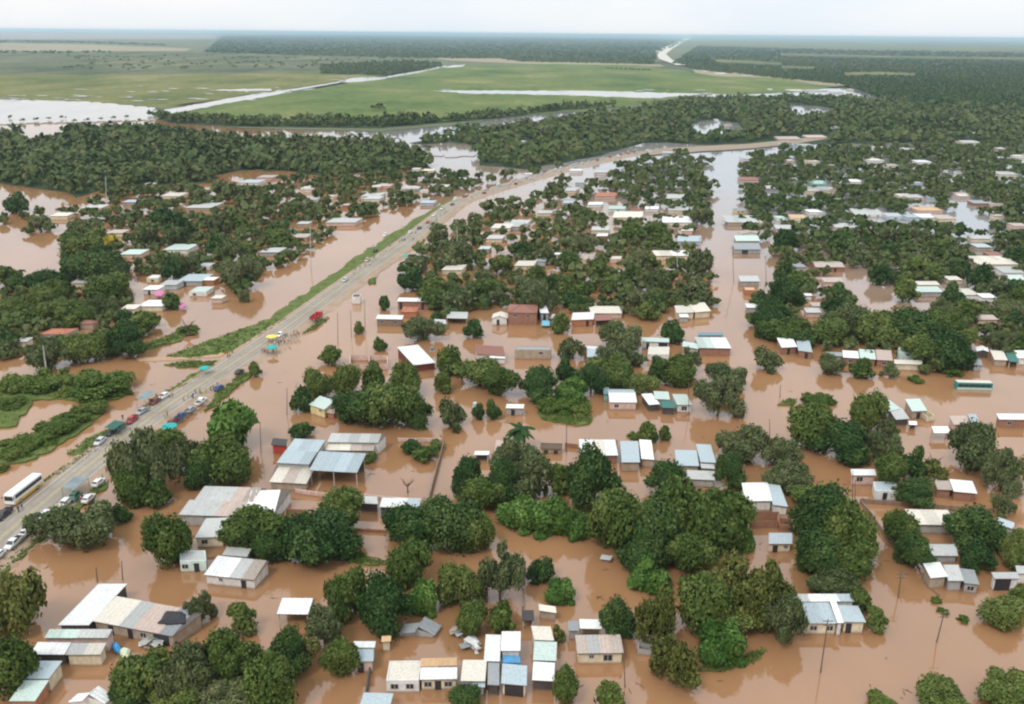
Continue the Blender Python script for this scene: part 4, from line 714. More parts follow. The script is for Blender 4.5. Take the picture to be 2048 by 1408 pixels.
 ('Z', 250, 322, 412, 430, 'w', 'W', 'm', ''), ('Z', 360, 412, 410, 430, 'c', 'C', 'm', ''), ('Z', 415, 470, 415, 440, 'w', 'P', 'm', ''), ('Z', 530, 560, 428, 445, 'w', 'C', 'm', ''), ('Z', 555, 580, 498, 522, 'w', 'W', 'f', ''), ('Z', 680, 780, 512, 530, 'w', 'W', 'm', ''), ('Z', 805, 910, 505, 530, 'w', 'P', 'm', ''), ('Z', 930, 1000, 500, 540, 'w', 'W', 'm', ''), ('Z', 1020, 1060, 500, 525, 'c', 'C', 'm', ''),
 ('Z', 1280, 1340, 535, 555, 'p', 'S', 'm', ''), ('Z', 1420, 1460, 540, 562, 'p', 'S', 'm', ''), ('Z', 1490, 1565, 538, 560, 'o', 'S', 'm', ''), ('Z', 1215, 1330, 568, 590, 'u', 'P', 'm', ''), ('Z', 1780, 1850, 590, 603, 'w', 'C', 'm', ''), ('Z', 1960, 2020, 598, 612, 'w', 'C', 'm', ''), ('Z', 175, 200, 405, 418, 'w', 'C', 'm', ''),
 # around the highway bend
 ('Y', 1370, 1435, 1010, 1070, 'u', 'B', 'm', ''), ('Y', 1480, 1570, 980, 1010, 'p', 'P', 'm', ''), ('Y', 1335, 1420, 960, 1000, 'w', 'W', 'm', ''), ('Y', 1075, 1125, 985, 1020, 'w', 'C', 'm', ''), ('Y', 1940, 1970, 680, 705, 'w', 'W', 'f', ''), ('Y', 415, 470, 945, 990, 'w', 'C', 'm', ''), ('Y', 470, 550, 950, 1000, 'c', 'C', 'm', ''), ('Y', 680, 760, 1010, 1050, 'p', 'C', 'm', ''),
 ('Y', 355, 460, 1085, 1105, 'u', 'W', 'm', ''), ('Y', 190, 300, 1040, 1090, 'p', 'S', 'm', ''), ('Y', 530, 630, 1050, 1090, 'c', 'C', 'm', ''), ('Y', 110, 240, 1120, 1150, 'w', 'W', 'm', ''), ('Y', 1310, 1400, 1085, 1110, 'c', 'C', 'm', ''), ('Y', 1880, 1950, 855, 895, 'u', 'W', 'm', ''), ('Y', 1500, 1550, 990, 1025, 'w', 'W', 'm', ''), ('Y', 1480, 1620, 1120, 1150, 'p', 'O', 'm', ''), ('Y', 1020, 1090, 795, 830, 'w', 'C', 'm', ''),
 ('X', 1385, 1520, 1010, 1070, 'w', 'B', 'm', ''), ('X', 1490, 1600, 1005, 1040, 'p', 'C', 'm', ''), ('X', 1765, 1830, 1070, 1110, 'w', 'W', 'm', ''), ('X', 1900, 1960, 1110, 1150, 'c', 'C', 'm', ''),
]
for e in FH: far_house(e[0], e[1], e[2], e[3], e[4], e[5], e[6], e[7], op=e[8])
# labels of the small houses: colour and what stands beside them
LAND = [((1435, 480), 'beside the flooded street'), ((700, 560), 'beside the highway'), ((1940, 430), 'by the pale blue flooded avenue'), ((890, 300), 'near the round pool'), ((1610, 218), 'near the long far pool'), ((1660, 180), 'at the far edge of town'), ((60, 400), 'near the large left pool'),
        ((370, 570), 'by the pink sheeted houses'), ((1450, 350), 'beside the light blue canal'), ((1740, 600), 'by the curved flooded lane'), ((1060, 625), 'near the red roofed brick house'), ((1050, 340), 'at the highway bend'), ((1440, 260), 'near the small white pools'), ((220, 470), 'near the yellow tree'),
        ((1200, 440), 'in the middle tree block'), ((1800, 470), 'by the big dark grove'), ((1900, 260), 'in the far green suburb'), ((1640, 370), 'near the teal building'), ((640, 380), 'in the leafy left bank'), ((460, 350), 'by the white pool in the left woods'), ((130, 690), 'on the left shore'), ((1990, 600), 'near the right frame edge')]
items = []
for h, wd, wpx in AUTO_H:
    bx = [q for q in HOUSES if q[0] is h][0][2]; cx, cy = (bx[0] + bx[2]) / 2, (bx[1] + bx[3]) / 2
    wh = min(LAND, key=lambda l: math.hypot((l[0][0] - cx) , (l[0][1] - cy) * 2))[1]
    sz = 'long' if (bx[2] - bx[0]) > 48 else 'small'
    items.append((h, cx, f'{sz} {wd} roofed house', f'{sz} {wd} roofed houses', wh)); h['category'] = 'house'
resolve(items)

# ================================================================== TREES
def rot_quads(P, N, size, r, stretch=1.0, up=0.0):
    """leaf-clump quads at points P facing N"""
    n = len(P); t = r.normal(size=(n, 3)); t[:, 2] += up
    u = np.cross(N, t); u /= np.linalg.norm(u, axis=1)[:, None] + 1e-9; v = np.cross(N, u)
    s = size * r.uniform(0.6, 1.35, (n, 1)); a = r.uniform(0.6, 1.0, (n, 1)) * s; b = s * stretch
    bend = N * s * 0.22
    Q = np.stack([P - u * a * .8 - v * b, P + u * a - v * b * .5 - bend, P + u * a * .7 + v * b, P - u * a + v * b * .6 - bend], 1)
    return Q
def crown_mesh(kind, seed, small=False):
    r = np.random.default_rng(seed)
    cfg = dict(d=(13, 7600, 0.031, 0.27, 0.52, 1.0), m=(12, 7000, 0.031, 0.25, 0.54, 1.0), o=(15, 6400, 0.028, 0.22, 0.66, 1.0), y=(14, 4200, 0.031, 0.23, 0.66, 1.2), b=(13, 6400, 0.034, 0.27, 0.58, 1.5), x=(8, 900, 0.09, 0.35, 0.5, 1.0), s=(18, 4600, 0.034, 0.22, 0.64, 1.0), u=(10, 2600, 0.05, 0.27, 0.5, 2.8))[kind]
    nl, nq, sz, lr, ld, st = cfg
    if small: nq, sz = int(nq * .24), sz * 1.95
    # lobes of uneven size over a lopsided ellipsoid
    c = r.normal(size=(nl, 3)); c /= np.linalg.norm(c, axis=1)[:, None]; c[:, 2] = np.where(c[:, 2] < -0.35, -c[:, 2] * 0.5, c[:, 2])
    c *= ld * r.uniform(0.55, 1.25, (nl, 1)); rad = lr * r.uniform(0.6, 1.4, nl); c[:, :2] *= r.uniform(0.82, 1.18, 2); c += r.normal(size=3) * 0.08
    if kind == 'o': c[:, 2] *= 0.75
    if kind == 'u': c[:, :2] *= 0.6; c[:, 2] *= 1.2
    # smaller sprays budding from each lobe break up the outline
    k3 = 3; ch = r.normal(size=(nl * k3, 3)); ch /= np.linalg.norm(ch, axis=1)[:, None]; ch[:, 2] = np.abs(ch[:, 2]) * 0.9 - 0.15
    cc = np.repeat(c, k3, 0) + ch * np.repeat(rad, k3)[:, None] * r.uniform(0.75, 1.15, (nl * k3, 1)); cr_ = np.repeat(rad, k3) * r.uniform(0.32, 0.6, nl * k3)
    c = np.vstack([c, cc, [[0, 0, 0.0]]]); rad = np.concatenate([rad, cr_, [lr * 1.35]])
    ti = r.uniform(0, 1, len(rad))
    w_ = rad ** 2; pick = r.choice(len(rad), size=nq * 2, p=w_ / w_.sum())
    d = r.normal(size=(nq * 2, 3)); d /= np.linalg.norm(d, axis=1)[:, None]
    sq = np.where(r.random((nq * 2, 1)) < 0.2, r.uniform(1.1, 1.45, (nq * 2, 1)), r.uniform(0.78, 1.12, (nq * 2, 1))); P = c[pick] + d * rad[pick][:, None] * sq
    dist = np.linalg.norm(P[:, None, :] - c[None], axis=2) / rad[None]; dist[np.arange(len(P)), pick] = 9
    keep = (dist.min(1) > 0.82) & ((d[:, 2] > -0.75) | (r.random(len(P)) < 0.3)); P, d, pick = P[keep][:nq], d[keep][:nq], pick[keep][:nq]
    N = d + r.normal(size=d.shape) * 0.55; N /= np.linalg.norm(N, axis=1)[:, None]
    Q = rot_quads(P, N, sz * (0.8 + 0.5 * r.random((len(P), 1))), r, st, 2.0 if kind == 'u' else 0.0)
    V = Q.reshape(-1, 3); F = np.arange(len(V)).reshape(-1, 4); tint = np.repeat(ti[pick], 4)
    # twig core of each lobe with crown shade painted into its dark colour, rough icospheres, keeps daylight from showing straight through
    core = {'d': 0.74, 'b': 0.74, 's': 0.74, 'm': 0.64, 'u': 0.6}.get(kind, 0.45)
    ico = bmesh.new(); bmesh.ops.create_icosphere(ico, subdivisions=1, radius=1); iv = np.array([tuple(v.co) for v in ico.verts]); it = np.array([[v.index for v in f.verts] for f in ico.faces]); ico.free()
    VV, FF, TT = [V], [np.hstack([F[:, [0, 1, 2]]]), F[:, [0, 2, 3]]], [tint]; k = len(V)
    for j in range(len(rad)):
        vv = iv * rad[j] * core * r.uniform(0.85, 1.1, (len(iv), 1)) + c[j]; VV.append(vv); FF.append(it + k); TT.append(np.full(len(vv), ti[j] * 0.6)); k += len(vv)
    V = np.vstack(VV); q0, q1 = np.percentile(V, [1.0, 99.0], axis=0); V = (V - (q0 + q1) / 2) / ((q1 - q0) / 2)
    me = np_mesh('crown', V, np.vstack(FF), LEAF.get(kind, LEAF['b']), np.concatenate(TT)); me.materials.append(TWIG_SHADE)
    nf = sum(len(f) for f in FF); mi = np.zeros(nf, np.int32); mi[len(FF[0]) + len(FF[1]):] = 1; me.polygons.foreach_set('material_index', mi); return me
def trunk_mesh(seed):
    """trunk and limbs, unit height, unit crown radius"""
    r = random.Random(seed); m = MB(); top = Vector((r.uniform(-.05, .05), r.uniform(-.05, .05), 0.55))
    m.bar((0, 0, -0.35), top, 0.075, 0.05, 7)
    for k in range(5):
        a = k * 1.26 + r.uniform(-.4, .4); l = r.uniform(0.35, 0.6); q = top + Vector((math.cos(a) * l, math.sin(a) * l, r.uniform(0.3, 0.75))); m.bar(top - Vector((0, 0, 0.03)), q, 0.036, 0.012, 5)
        b = a + r.uniform(-.8, .8); m.bar(top.lerp(q, .6), q + Vector((math.cos(b) * .2, math.sin(b) * .2, .12)), 0.018, 0.008, 4)
    me_o = m.build('trunk', BARK); me = me_o.data; bpy.data.objects.remove(me_o); return me
def palm_meshes(seed):
    r = random.Random(seed); m = MB()
    for k in range(22):
        a = k * 2.4 + r.uniform(-.2, .2); el = r.uniform(-0.2, 1.1); d = Vector((math.cos(a), math.sin(a), 0)); sd = Vector((-d.y, d.x, 0)); pts = []
        for j in range(6): t = j / 5; pts.append(d * (t * math.cos(el * (1 - t * .6))) * 1.05 + Vector((0, 0, math.sin(el) * t - 0.75 * t * t)))
        for j in range(5):
            w0, w1 = (0.05, 0.17, 0.20, 0.17, 0.11, 0.02)[j:j + 2]
            for s_ in (1, -1): m.poly([pts[j], pts[j + 1], pts[j + 1] + sd * s_ * w1 - Vector((0, 0, w1 * .7)), pts[j] + sd * s_ * w0 - Vector((0, 0, w0 * .7))])
    o = m.build('palm_crown', LEAF['d']); c = o.data; bpy.data.objects.remove(o)
    m = MB(); m.bar((0, 0, -0.3), (0.02, 0, 0.5), 0.05, 0.04, 8); m.bar((0.02, 0, 0.5), (0.0, 0.02, 1.0), 0.04, 0.034, 8); o = m.build('palm_trunk', BARK); t = o.data; bpy.data.objects.remove(o)
    return c, t
CROWNS = {k: [crown_mesh(k, 100 * i + j) for j in range(n)] for i, (k, n) in enumerate(dict(d=4, m=4, o=3, y=3, b=3, x=1, s=3, u=2).items())}
CROWNS_S = {k: [crown_mesh(k, 900 + 100 * i + j, True) for j in range(n)] for i, (k, n) in enumerate(dict(d=4, m=4, o=3, y=2, b=2, x=1, s=2, u=1).items())}
TRUNKS = [trunk_mesh(s) for s in range(4)]
PALM_C, PALM_T = palm_meshes(3)
KIND = dict(d='dark green round tree', m='mid green bushy tree', o='olive feathery tree', y='yellowish sparse tree', b='bright green bushy clump', x='bright yellow tree', s='low green shrub', p='palm tree with drooping fronds', u='bright green spiky upright tree')
NAME = dict(d='broadleaf_tree', m='broadleaf_tree', o='acacia_tree', y='sparse_tree', b='leafy_bush', x='yellow_tree', s='shrub', p='palm_tree', u='poplar_tree')
TREES = []   # (object, px, py, kind, width px)
def tree(px, py, wpx, hpx, kind):
    """crown centre and apparent size in the photograph"""
    base = at(px, py + hpx * 0.35, 0); k = ppm(base); r_ = wpx / 2 / k; th = math.atan2(CAM_H, base.y)
    b_ = math.sqrt(max(0.12, (hpx / 2 / k) ** 2 - (r_ * math.sin(th)) ** 2)) / math.cos(th); r_ *= 0.97; b_ = max(0.5 * r_, min(1.2 * r_, b_ * 0.97))
    low = kind in 'sb'
    b_ = min(b_, 0.36 * r_) if kind == 's' else b_; zc = b_ * (0.75 if low else 0.95) + (0.0 if low else min(0.7, r_ * 0.14)); p = at(px, py, zc)
    if kind == 'p': zc = b_ * 1.5
    cat = 'shrub' if kind == 's' else 'bush' if kind == 'b' else 'tree'
    t = thing(NAME[kind], (p.x, p.y, 0), None, cat)
    if kind == 'p': cm, tm = PALM_C, PALM_T
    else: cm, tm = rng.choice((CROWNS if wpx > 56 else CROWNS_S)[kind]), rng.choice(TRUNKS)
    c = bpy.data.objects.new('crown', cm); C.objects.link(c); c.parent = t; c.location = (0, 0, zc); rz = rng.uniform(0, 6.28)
    c.rotation_euler = (0, 0, rz); q = rng.uniform(0.92, 1.1); c.scale = (r_ * q, r_ / q, b_)
    tr = bpy.data.objects.new('trunk', tm); C.objects.link(tr); tr.parent = t; tr.scale = (min(r_, 5.5), min(r_, 5.5), zc); tr.rotation_euler = (0, 0, rz)
    TREES.append((t, px, py, kind, wpx)); return t
NEAR = [
 (18, 1205, 110, 170, 'y'), (10, 1330, 100, 150, 'm'), (140, 1050, 150, 100, 'o'), (332, 1078, 84, 96, 'm'), (240, 1027, 36, 36, 'd'), (400, 1213, 58, 58, 'o'), (487, 1237, 52, 76, 'm'),
 (285, 1352, 110, 100, 'm'), (380, 1340, 115, 110, 'o'), (468, 1312, 105, 100, 'm'), (535, 1365, 110, 110, 'm'), (578, 1305, 80, 130, 'd'), (340, 1402, 110, 70, 'm'), (455, 1396, 110, 80, 'o'), (648, 1250, 78, 80, 'o'), (610, 1300, 50, 90, 'y'), (255, 1390, 70, 60, 'd'),
 (680, 1315, 68, 86, 'm'), (502, 1060, 112, 96, 'm'), (542, 1093, 66, 60, 'd'), (640, 1072, 140, 100, 'd'), (682, 1018, 84, 80, 'm'), (592, 1070, 80, 80, 'd'),
 (690, 1180, 86, 98, 'm'), (772, 1200, 100, 108, 'd'), (820, 1125, 82, 88, 'm'), (848, 1197, 62, 92, 'b'), (922, 1165, 82, 130, 'm'), (1000, 1148, 96, 120, 'o'), (820, 1050, 100, 88, 'd'), (895, 1048, 120, 100, 'd'), (950, 1058, 70, 76, 'm'), (720, 1118, 30, 26, 's'),
 (945, 1238, 60, 66, 'm'), (1002, 1232, 50, 60, 'm'), (1082, 1138, 50, 50, 'd'), (1122, 1184, 58, 52, 'b'), (1236, 1240, 70, 80, 'd'), (1314, 1235, 86, 100, 'y'), (1350, 1322, 90, 136, 'y'), (1445, 1290, 88, 88, 'b'), (1133, 1370, 58, 78, 'm'), (1220, 1392, 52, 56, 'm'), (1118, 1268, 28, 88, 'y'), (928, 1396, 60, 50, 'd'),
 (1300, 1152, 88, 70, 'b'), (1040, 1028, 84, 68, 'b'), (1090, 1032, 90, 80, 'b'), (1142, 1046, 72, 64, 'b'),
 (1235, 1040, 118, 124, 'm'), (1302, 1062, 108, 124, 'd'), (1370, 1032, 128, 130, 'm'), (1440, 1040, 116, 116, 'm'), (1288, 1108, 88, 70, 'd'), (1378, 1104, 98, 84, 'm'), (1472, 1072, 66, 100, 'b'), (1190, 950, 98, 112, 'd'), (1122, 958, 50, 104, 'm'), (1332, 958, 76, 70, 'd'), (1460, 940, 58, 106, 'd'),
 (1405, 1205, 108, 112, 'm'), (1480, 1182, 116, 124, 'y'), (1540, 1170, 106, 100, 'y'), (1450, 1238, 108, 66, 'm'), (1570, 1240, 88, 90, 'o'), (1755, 1240, 38, 60, 'm'),
 (1650, 1032, 108, 116, 'd'), (1700, 1062, 100, 106, 'm'), (1640, 1110, 88, 96, 'd'), (1702, 1116, 88, 80, 'm'), (1668, 1160, 96, 66, 'o'), (1720, 1198, 50, 56, 'm'),
 (962, 985, 84, 66, 'm'), (1040, 932, 108, 108, 'o'), (932, 950, 64, 76, 'd'), (1000, 962, 70, 80, 'd'), (1040, 868, 64, 60, 'p'), (1070, 965, 56, 96, 'o'),
 (1802, 1060, 66, 84, 'm'), (1832, 1102, 68, 70, 'd'), (1955, 1060, 108, 88, 'd'), (1960, 1112, 62, 60, 'd'), (2032, 1100, 62, 80, 'm'), (1872, 1200, 22, 34, 's'), (1886, 1222, 22, 34, 's'), (2008, 1222, 90, 60, 'm'), (2042, 1192, 40, 50, 'm'), (1926, 1238, 26, 14, 's'), (1890, 1400, 108, 54, 'm'), (2010, 1376, 108, 58, 'm'), (1760, 1404, 62, 20, 's'),
 (1620, 850, 92, 86, 'm'), (1680, 880, 106, 78, 'd'), (1760, 890, 80, 60, 'o'), (1537, 717, 52, 44, 'o'), (1635, 800, 62, 32, 's'), (1740, 822, 66, 86, 'm'), (1776, 856, 40, 38, 'o'), (1500, 886, 108, 72, 'o'), (1562, 905, 70, 56, 'o'), (1575, 950, 90, 62, 'o'), (1608, 990, 56, 40, 'm'), (1780, 940, 70, 66, 'm'), (1828, 925, 52, 56, 'd'), (1872, 940, 42, 38, 'y'), (1835, 985, 74, 58, 'd'),
 (1958, 895, 108, 92, 'o'), (2010, 940, 84, 84, 'o'), (2004, 1010, 44, 44, 'o'), (1440, 788, 96, 80, 'o'), (1448, 750, 84, 52, 'o'), (1296, 865, 34, 44, 'm'), (1330, 866, 24, 40, 'm'), (1268, 872, 28, 14, 's'),
 (716, 816, 90, 66, 'd'), (778, 808, 108, 88, 'm'), (832, 816, 60, 66, 'd'), (606, 798, 46, 46, 'd'), (640, 766, 58, 56, 'm'), (692, 760, 58, 66, 'm'), (745, 756, 48, 60, 'm'), (812, 760, 66, 58, 'm'), (662, 710, 44, 38, 'm'), (602, 858, 50, 28, 'd'), (905, 826, 54, 58, 'o'), (956, 822, 26, 36, 'd'), (985, 820, 30, 38, 'd'), (886, 764, 34, 38, 'm'), (960, 745, 86, 54, 'm'), (900, 720, 54, 52, 'm'), (740, 915, 26, 20, 'm'),
 (1000, 762, 66, 54, 'm'), (1075, 766, 78, 64, 'd'), (1130, 740, 38, 52, 'd'), (1140, 782, 68, 52, 'b'), (1182, 760, 66, 54, 'd'), (1230, 752, 66, 46, 'm'), (1240, 706, 84, 54, 'o'), (1286, 766, 58, 40, 'm'), (1320, 740, 44, 54, 'd'), (1372, 720, 58, 46, 'o'), (1238, 672, 78, 60, 'o'), (1108, 812, 70, 34, 's'), (1156, 822, 50, 26, 's'), (1345, 663, 46, 40, 'd'),
 (845, 655, 76, 46, 'o'), (768, 605, 24, 38, 'd'), (718, 655, 20, 24, 'm'), (760, 688, 24, 26, 'd'), (946, 657, 38, 34, 'd'), (1121, 645, 36, 38, 'm'), (445, 920, 108, 88, 'm'), (458, 852, 92, 92, 'u'), (400, 940, 60, 66, 'd'), (288, 925, 108, 122, 'o'), (330, 895, 76, 70, 'm'), (264, 965, 70, 80, 'm'), (376, 910, 56, 60, 'o'), (312, 985, 54, 50, 'm'), (508, 738, 24, 28, 'm'),
 (822, 892, 40, 26, 'd'), (850, 905, 46, 30, 'm'), (872, 888, 28, 20, 'm'),
 (200, 768, 124, 60, 's'), (95, 764, 100, 48, 's'), (38, 768, 80, 48, 's'), (22, 806, 58, 40, 's'), (140, 784, 50, 26, 's'), (180, 818, 64, 36, 's'), (143, 842, 74, 40, 's'), (102, 860, 76, 42, 's'), (64, 884, 74, 42, 's'), (30, 906, 64, 36, 's'), (10, 888, 40, 32, 's'), (2, 938, 30, 30, 's'), (240, 782, 50, 34, 's'),
 (376, 660, 46, 22, 's'), (488, 592, 24, 24, 'o'), (222, 482, 28, 26, 'x'), (342, 600, 34, 34, 'd'), (480, 545, 70, 60, 'o'), (190, 535, 100, 60, 'd'), (215, 572, 96, 54, 'm'), (160, 495, 76, 46, 'm'),
 (1945, 715, 16, 60, 'd'), (1895, 700, 90, 70, 'd'), (1830, 650, 110, 70, 'd'), (1760, 660, 90, 60, 'm'), (1700, 640, 90, 60, 'o'), (1660, 660, 80, 50, 'm'), (1850, 700, 80, 60, 'm'), (1580, 660, 80, 44, 'm'), (1660, 725, 60, 36, 'o'), (1725, 735, 46, 36, 'm'), (1780, 740, 34, 26, 'o'), (1905, 745, 40, 22, 's'), (1832, 758, 34, 14, 's'), (1810, 575, 46, 50, 'm'), (1905, 590, 44, 44, 'd'), (1575, 585, 66, 60, 'd'), (1570, 545, 40, 40, 'd')]
for e in NEAR: tree(*e)
# the denser blocks further off: crowns scattered through each planted plot, never in front of a house
PLOTS = [([(1490, 400), (1640, 398), (1830, 408), (1830, 424), (1640, 444), (1560, 470), (1490, 490)], 60, 'dmo'), ([(1560, 505), (1640, 505), (1720, 530), (1640, 545), (1560, 535)], 26, 'dmo'), ([(1950, 460), (2060, 470), (2060, 560), (1960, 560)], 36, 'dmo'), ([(1830, 640), (1950, 600), (2060, 640), (2060, 700), (1960, 720)], 24, 'mo'),
         ([(140, 420), (240, 372), (420, 377), (560, 352), (840, 332), (860, 392), (770, 415), (660, 462), (600, 505), (510, 555), (480, 585), (430, 545), (270, 540), (200, 560), (140, 540), (140, 470)], 470, 'ddmmo'),
         ([(0, 540), (140, 555), (250, 562), (270, 610), (322, 640), (250, 685), (130, 705), (0, 712)], 95, 'ddmmo'),
         ([(900, 412), (960, 402), (1050, 392), (1100, 352), (1180, 370), (1280, 312), (1340, 312), (1385, 350), (1408, 420), (1398, 500), (1428, 560), (1428, 606), (1240, 632), (1130, 612), (1010, 602), (860, 640), (860, 592), (792, 540), (860, 490)], 370, 'ddmmoo'),
         ([(1500, 335), (1640, 305), (2048, 275), (2048, 390), (1900, 392), (1800, 412), (1700, 402), (1560, 424), (1490, 375)], 640, 'dmmoo'),
         ([(1590, 455), (1700, 442), (1900, 445), (1950, 515), (1900, 560), (1760, 556), (1700, 515), (1560, 482)], 150, 'ddmmo'),
         ([(1510, 604), (1560, 540), (1640, 560), (1712, 600), (1716, 636), (1770, 640), (1830, 612), (1900, 655), (1925, 735), (1850, 740), (1700, 705), (1600, 680), (1502, 655)], 80, 'ddmmo'),
         ([(1925, 605), (1960, 560), (2060, 540), (2060, 690), (1945, 685)], 50, 'ddmmo'),
         ([(1940, 430), (2060, 400), (2060, 520), (2000, 480)], 16, 'ddm'), ([(0, 400), (60, 402), (150, 425), (150, 462), (100, 470), (0, 462)], 12, 'od'),
         ([(1340, 304), (1425, 318), (1415, 420), (1395, 420), (1370, 345)], 60, 'dmo'), ([(1482, 318), (1530, 312), (1540, 430), (1482, 470)], 50, 'dmo'), ([(1180, 318), (1290, 312), (1340, 330), (1300, 350)], 40, 'dm'), ([(1840, 395), (2060, 385), (2060, 470), (2000, 480), (1940, 440)], 60, 'dmo'), ([(1100, 690), (1330, 650), (1400, 690), (1380, 740), (1250, 760)], 6, 'om')]
def blocked(x, y, w_, h_):
    for h, s, (a, b, c, d), bp in HOUSES:
        if bp.y > 1500: continue
        m_ = 0.62
        if x + w_ * .5 * m_ > a and x - w_ * .5 * m_ < c and y + h_ * .5 * m_ > b and y - h_ * .5 < b + .5 * (d - b) and y + h_ * .5 > (b + d) / 2 + 1: return True
        # a crown wholly behind the house may rise above its roof
    return False
MORE = []; keepout = [(t[1], t[2], t[4]) for t in TREES]
LANES = [[(850, 452), (925, 392), (1030, 356), (1100, 336), (1290, 294), (1300, 322), (1110, 370), (965, 420), (890, 470)], [(1408, 330), (1440, 330), (1480, 330), (1475, 400), (1470, 470), (1500, 640), (1530, 760), (1470, 760), (1440, 640), (1420, 470)], [(1720, 555), (1752, 560), (1748, 600), (1778, 640), (1768, 642), (1726, 606)], [(1890, 395), (1930, 400), (2005, 470), (1980, 480), (1900, 430)]]
for poly, n, kinds in PLOTS:
    xs = [p[0] for p in poly]; ys = [p[1] for p in poly]; got = 0
    for _ in range(n * 14):
        if got >= n: break
        x, y = rng.uniform(min(xs), max(xs)), rng.uniform(min(ys), max(ys))
        if not inside((x, y), poly) or any(inside((x, y + 6), l) for l in LANES): continue
        p = at(x, y, 3); k = ppm(p); rad = rng.choice((2.6, 3.4, 4.2, 5.2, 6.2)) * rng.uniform(0.9, 1.1); wp = rad * 2 * k; hp = wp * rng.uniform(0.62, 0.9)
        if any(abs(x - a) < (wp + c) * .26 and abs(y - b) < (wp + c) * .13 for a, b, c in keepout): continue
        if blocked(x, y, wp, hp): continue
        keepout.append((x, y, wp)); MORE.append((x, y, wp, hp, rng.choice(kinds))); got += 1
MORE.sort(key=lambda e: -e[2]); n_tree = len([t for t in TREES if t[3] not in 'sb'])
n_ind = max(0, 296 - n_tree)
for e in MORE[:n_ind]: tree(*e)
LEFTOVER = MORE[n_ind:]
# ---- the rest of the trees of the plots and the river woods, too small to pick out singly: one mass
def low_crown(seed, nq, core=True):
    r = np.random.default_rng(seed); nl = 5; c = r.normal(size=(nl, 3)) * 0.34; c[:, 2] = np.abs(c[:, 2]) * 0.8; rad = r.uniform(0.4, 0.62, nl)
    pick = r.integers(0, nl, nq); d = r.normal(size=(nq, 3)); d[:, 2] = np.abs(d[:, 2]) * 1.0 - 0.25; d /= np.linalg.norm(d, axis=1)[:, None]
    P = c[pick] + d * rad[pick][:, None]; N = d + r.normal(size=d.shape) * .4; N /= np.linalg.norm(N, axis=1)[:, None]
    V = rot_quads(P, N, np.full((nq, 1), 0.30), r).reshape(-1, 3); F = np.arange(len(V)).reshape(-1, 4)
    if core:
        b = np.array([[1, 0, 0], [0, 1, 0], [-1, 0, 0], [0, -1, 0], [0, 0, 1.0], [0.3, 0.2, -.8]]) * 0.62; k = len(V)
        V = np.vstack([V, b]); F = np.vstack([F, np.array([[k, k + 1, k + 4, k + 4], [k + 1, k + 2, k + 4, k + 4], [k + 2, k + 3, k + 4, k + 4], [k + 3, k, k + 4, k + 4]])[:0]])
        T_ = np.array([[0, 1, 4], [1, 2, 4], [2, 3, 4], [3, 0, 4]]) + k
    else: T_ = np.zeros((0, 3), int)
    return V, np.vstack([F[:, [0, 1, 2]], F[:, [0, 2, 3]], T_])
def patch(x, y):
    return min(1, max(0, 0.5 + 0.22 * math.sin(x * .021 + 1.3 * math.sin(y * .013)) + 0.2 * math.sin(y * .017 + 2 * math.sin(x * .009)) + rng.uniform(-.35, .35)))
def mass(name, label, pts, protos, mat):
    """pts: rows of x, y, z, radius, half height"""
    Vs, Fs, Ts = [], [], []; k = 0
    for i, (x, y, z, r_, h_) in enumerate(pts):
        V, F = protos[rng.randrange(len(protos))]; a = rng.uniform(0, 6.28); ca, sa = math.cos(a), math.sin(a)
        W = np.empty_like(V); W[:, 0] = (V[:, 0] * ca - V[:, 1] * sa) * r_ + x; W[:, 1] = (V[:, 0] * sa + V[:, 1] * ca) * r_ + y; W[:, 2] = V[:, 2] * h_ + z
        Vs.append(W); Fs.append(F + k); Ts.append(np.full(len(V), patch(x * .3, y * .12))); k += len(V)
    o = bpy.data.objects.new(name, np_mesh(name, np.vstack(Vs), np.vstack(Fs), mat, np.concatenate(Ts))); C.objects.link(o)
    tag(o, label, 'woodland', kind='stuff'); return o
P1 = [low_crown(s, 70) for s in range(5)]; P2 = [low_crown(s + 20, 30) for s in range(5)]; P3 = [low_crown(s + 40, 14) for s in range(5)]
pts = []
for x, y, wp, hp, kd in LEFTOVER:
    p = at(x, y, 2.5); r_ = wp / 2 / ppm(p); pts.append((p.x, p.y, r_ * .55, r_, r_ * 0.95))
near_rest = pts
pts = []
RIVER = [(-60, 262), (0, 258), (60, 262), (150, 256), (310, 244), (345, 247), (490, 258), (640, 263), (760, 264), (900, 252), (1000, 239), (1120, 226), (1165, 224), (1140, 234), (1000, 252), (880, 268), (770, 277), (640, 275), (490, 272), (400, 262), (300, 254)]
POOLS = [RIVER, [(812, 296), (905, 284), (962, 292), (950, 314), (860, 310)], [(1562, 204), (1600, 207), (1672, 218), (1655, 228), (1588, 232)], [(420, 354), (520, 338), (550, 350), (540, 364), (480, 368)], [(1366, 250), (1420, 238), (1480, 246), (1492, 264), (1385, 268)], [(40, 268), (100, 256), (150, 262), (110, 274), (55, 279)],
         [(1285, 300), (1400, 288), (1500, 283), (1650, 268), (1655, 284), (1500, 302), (1300, 314)]]
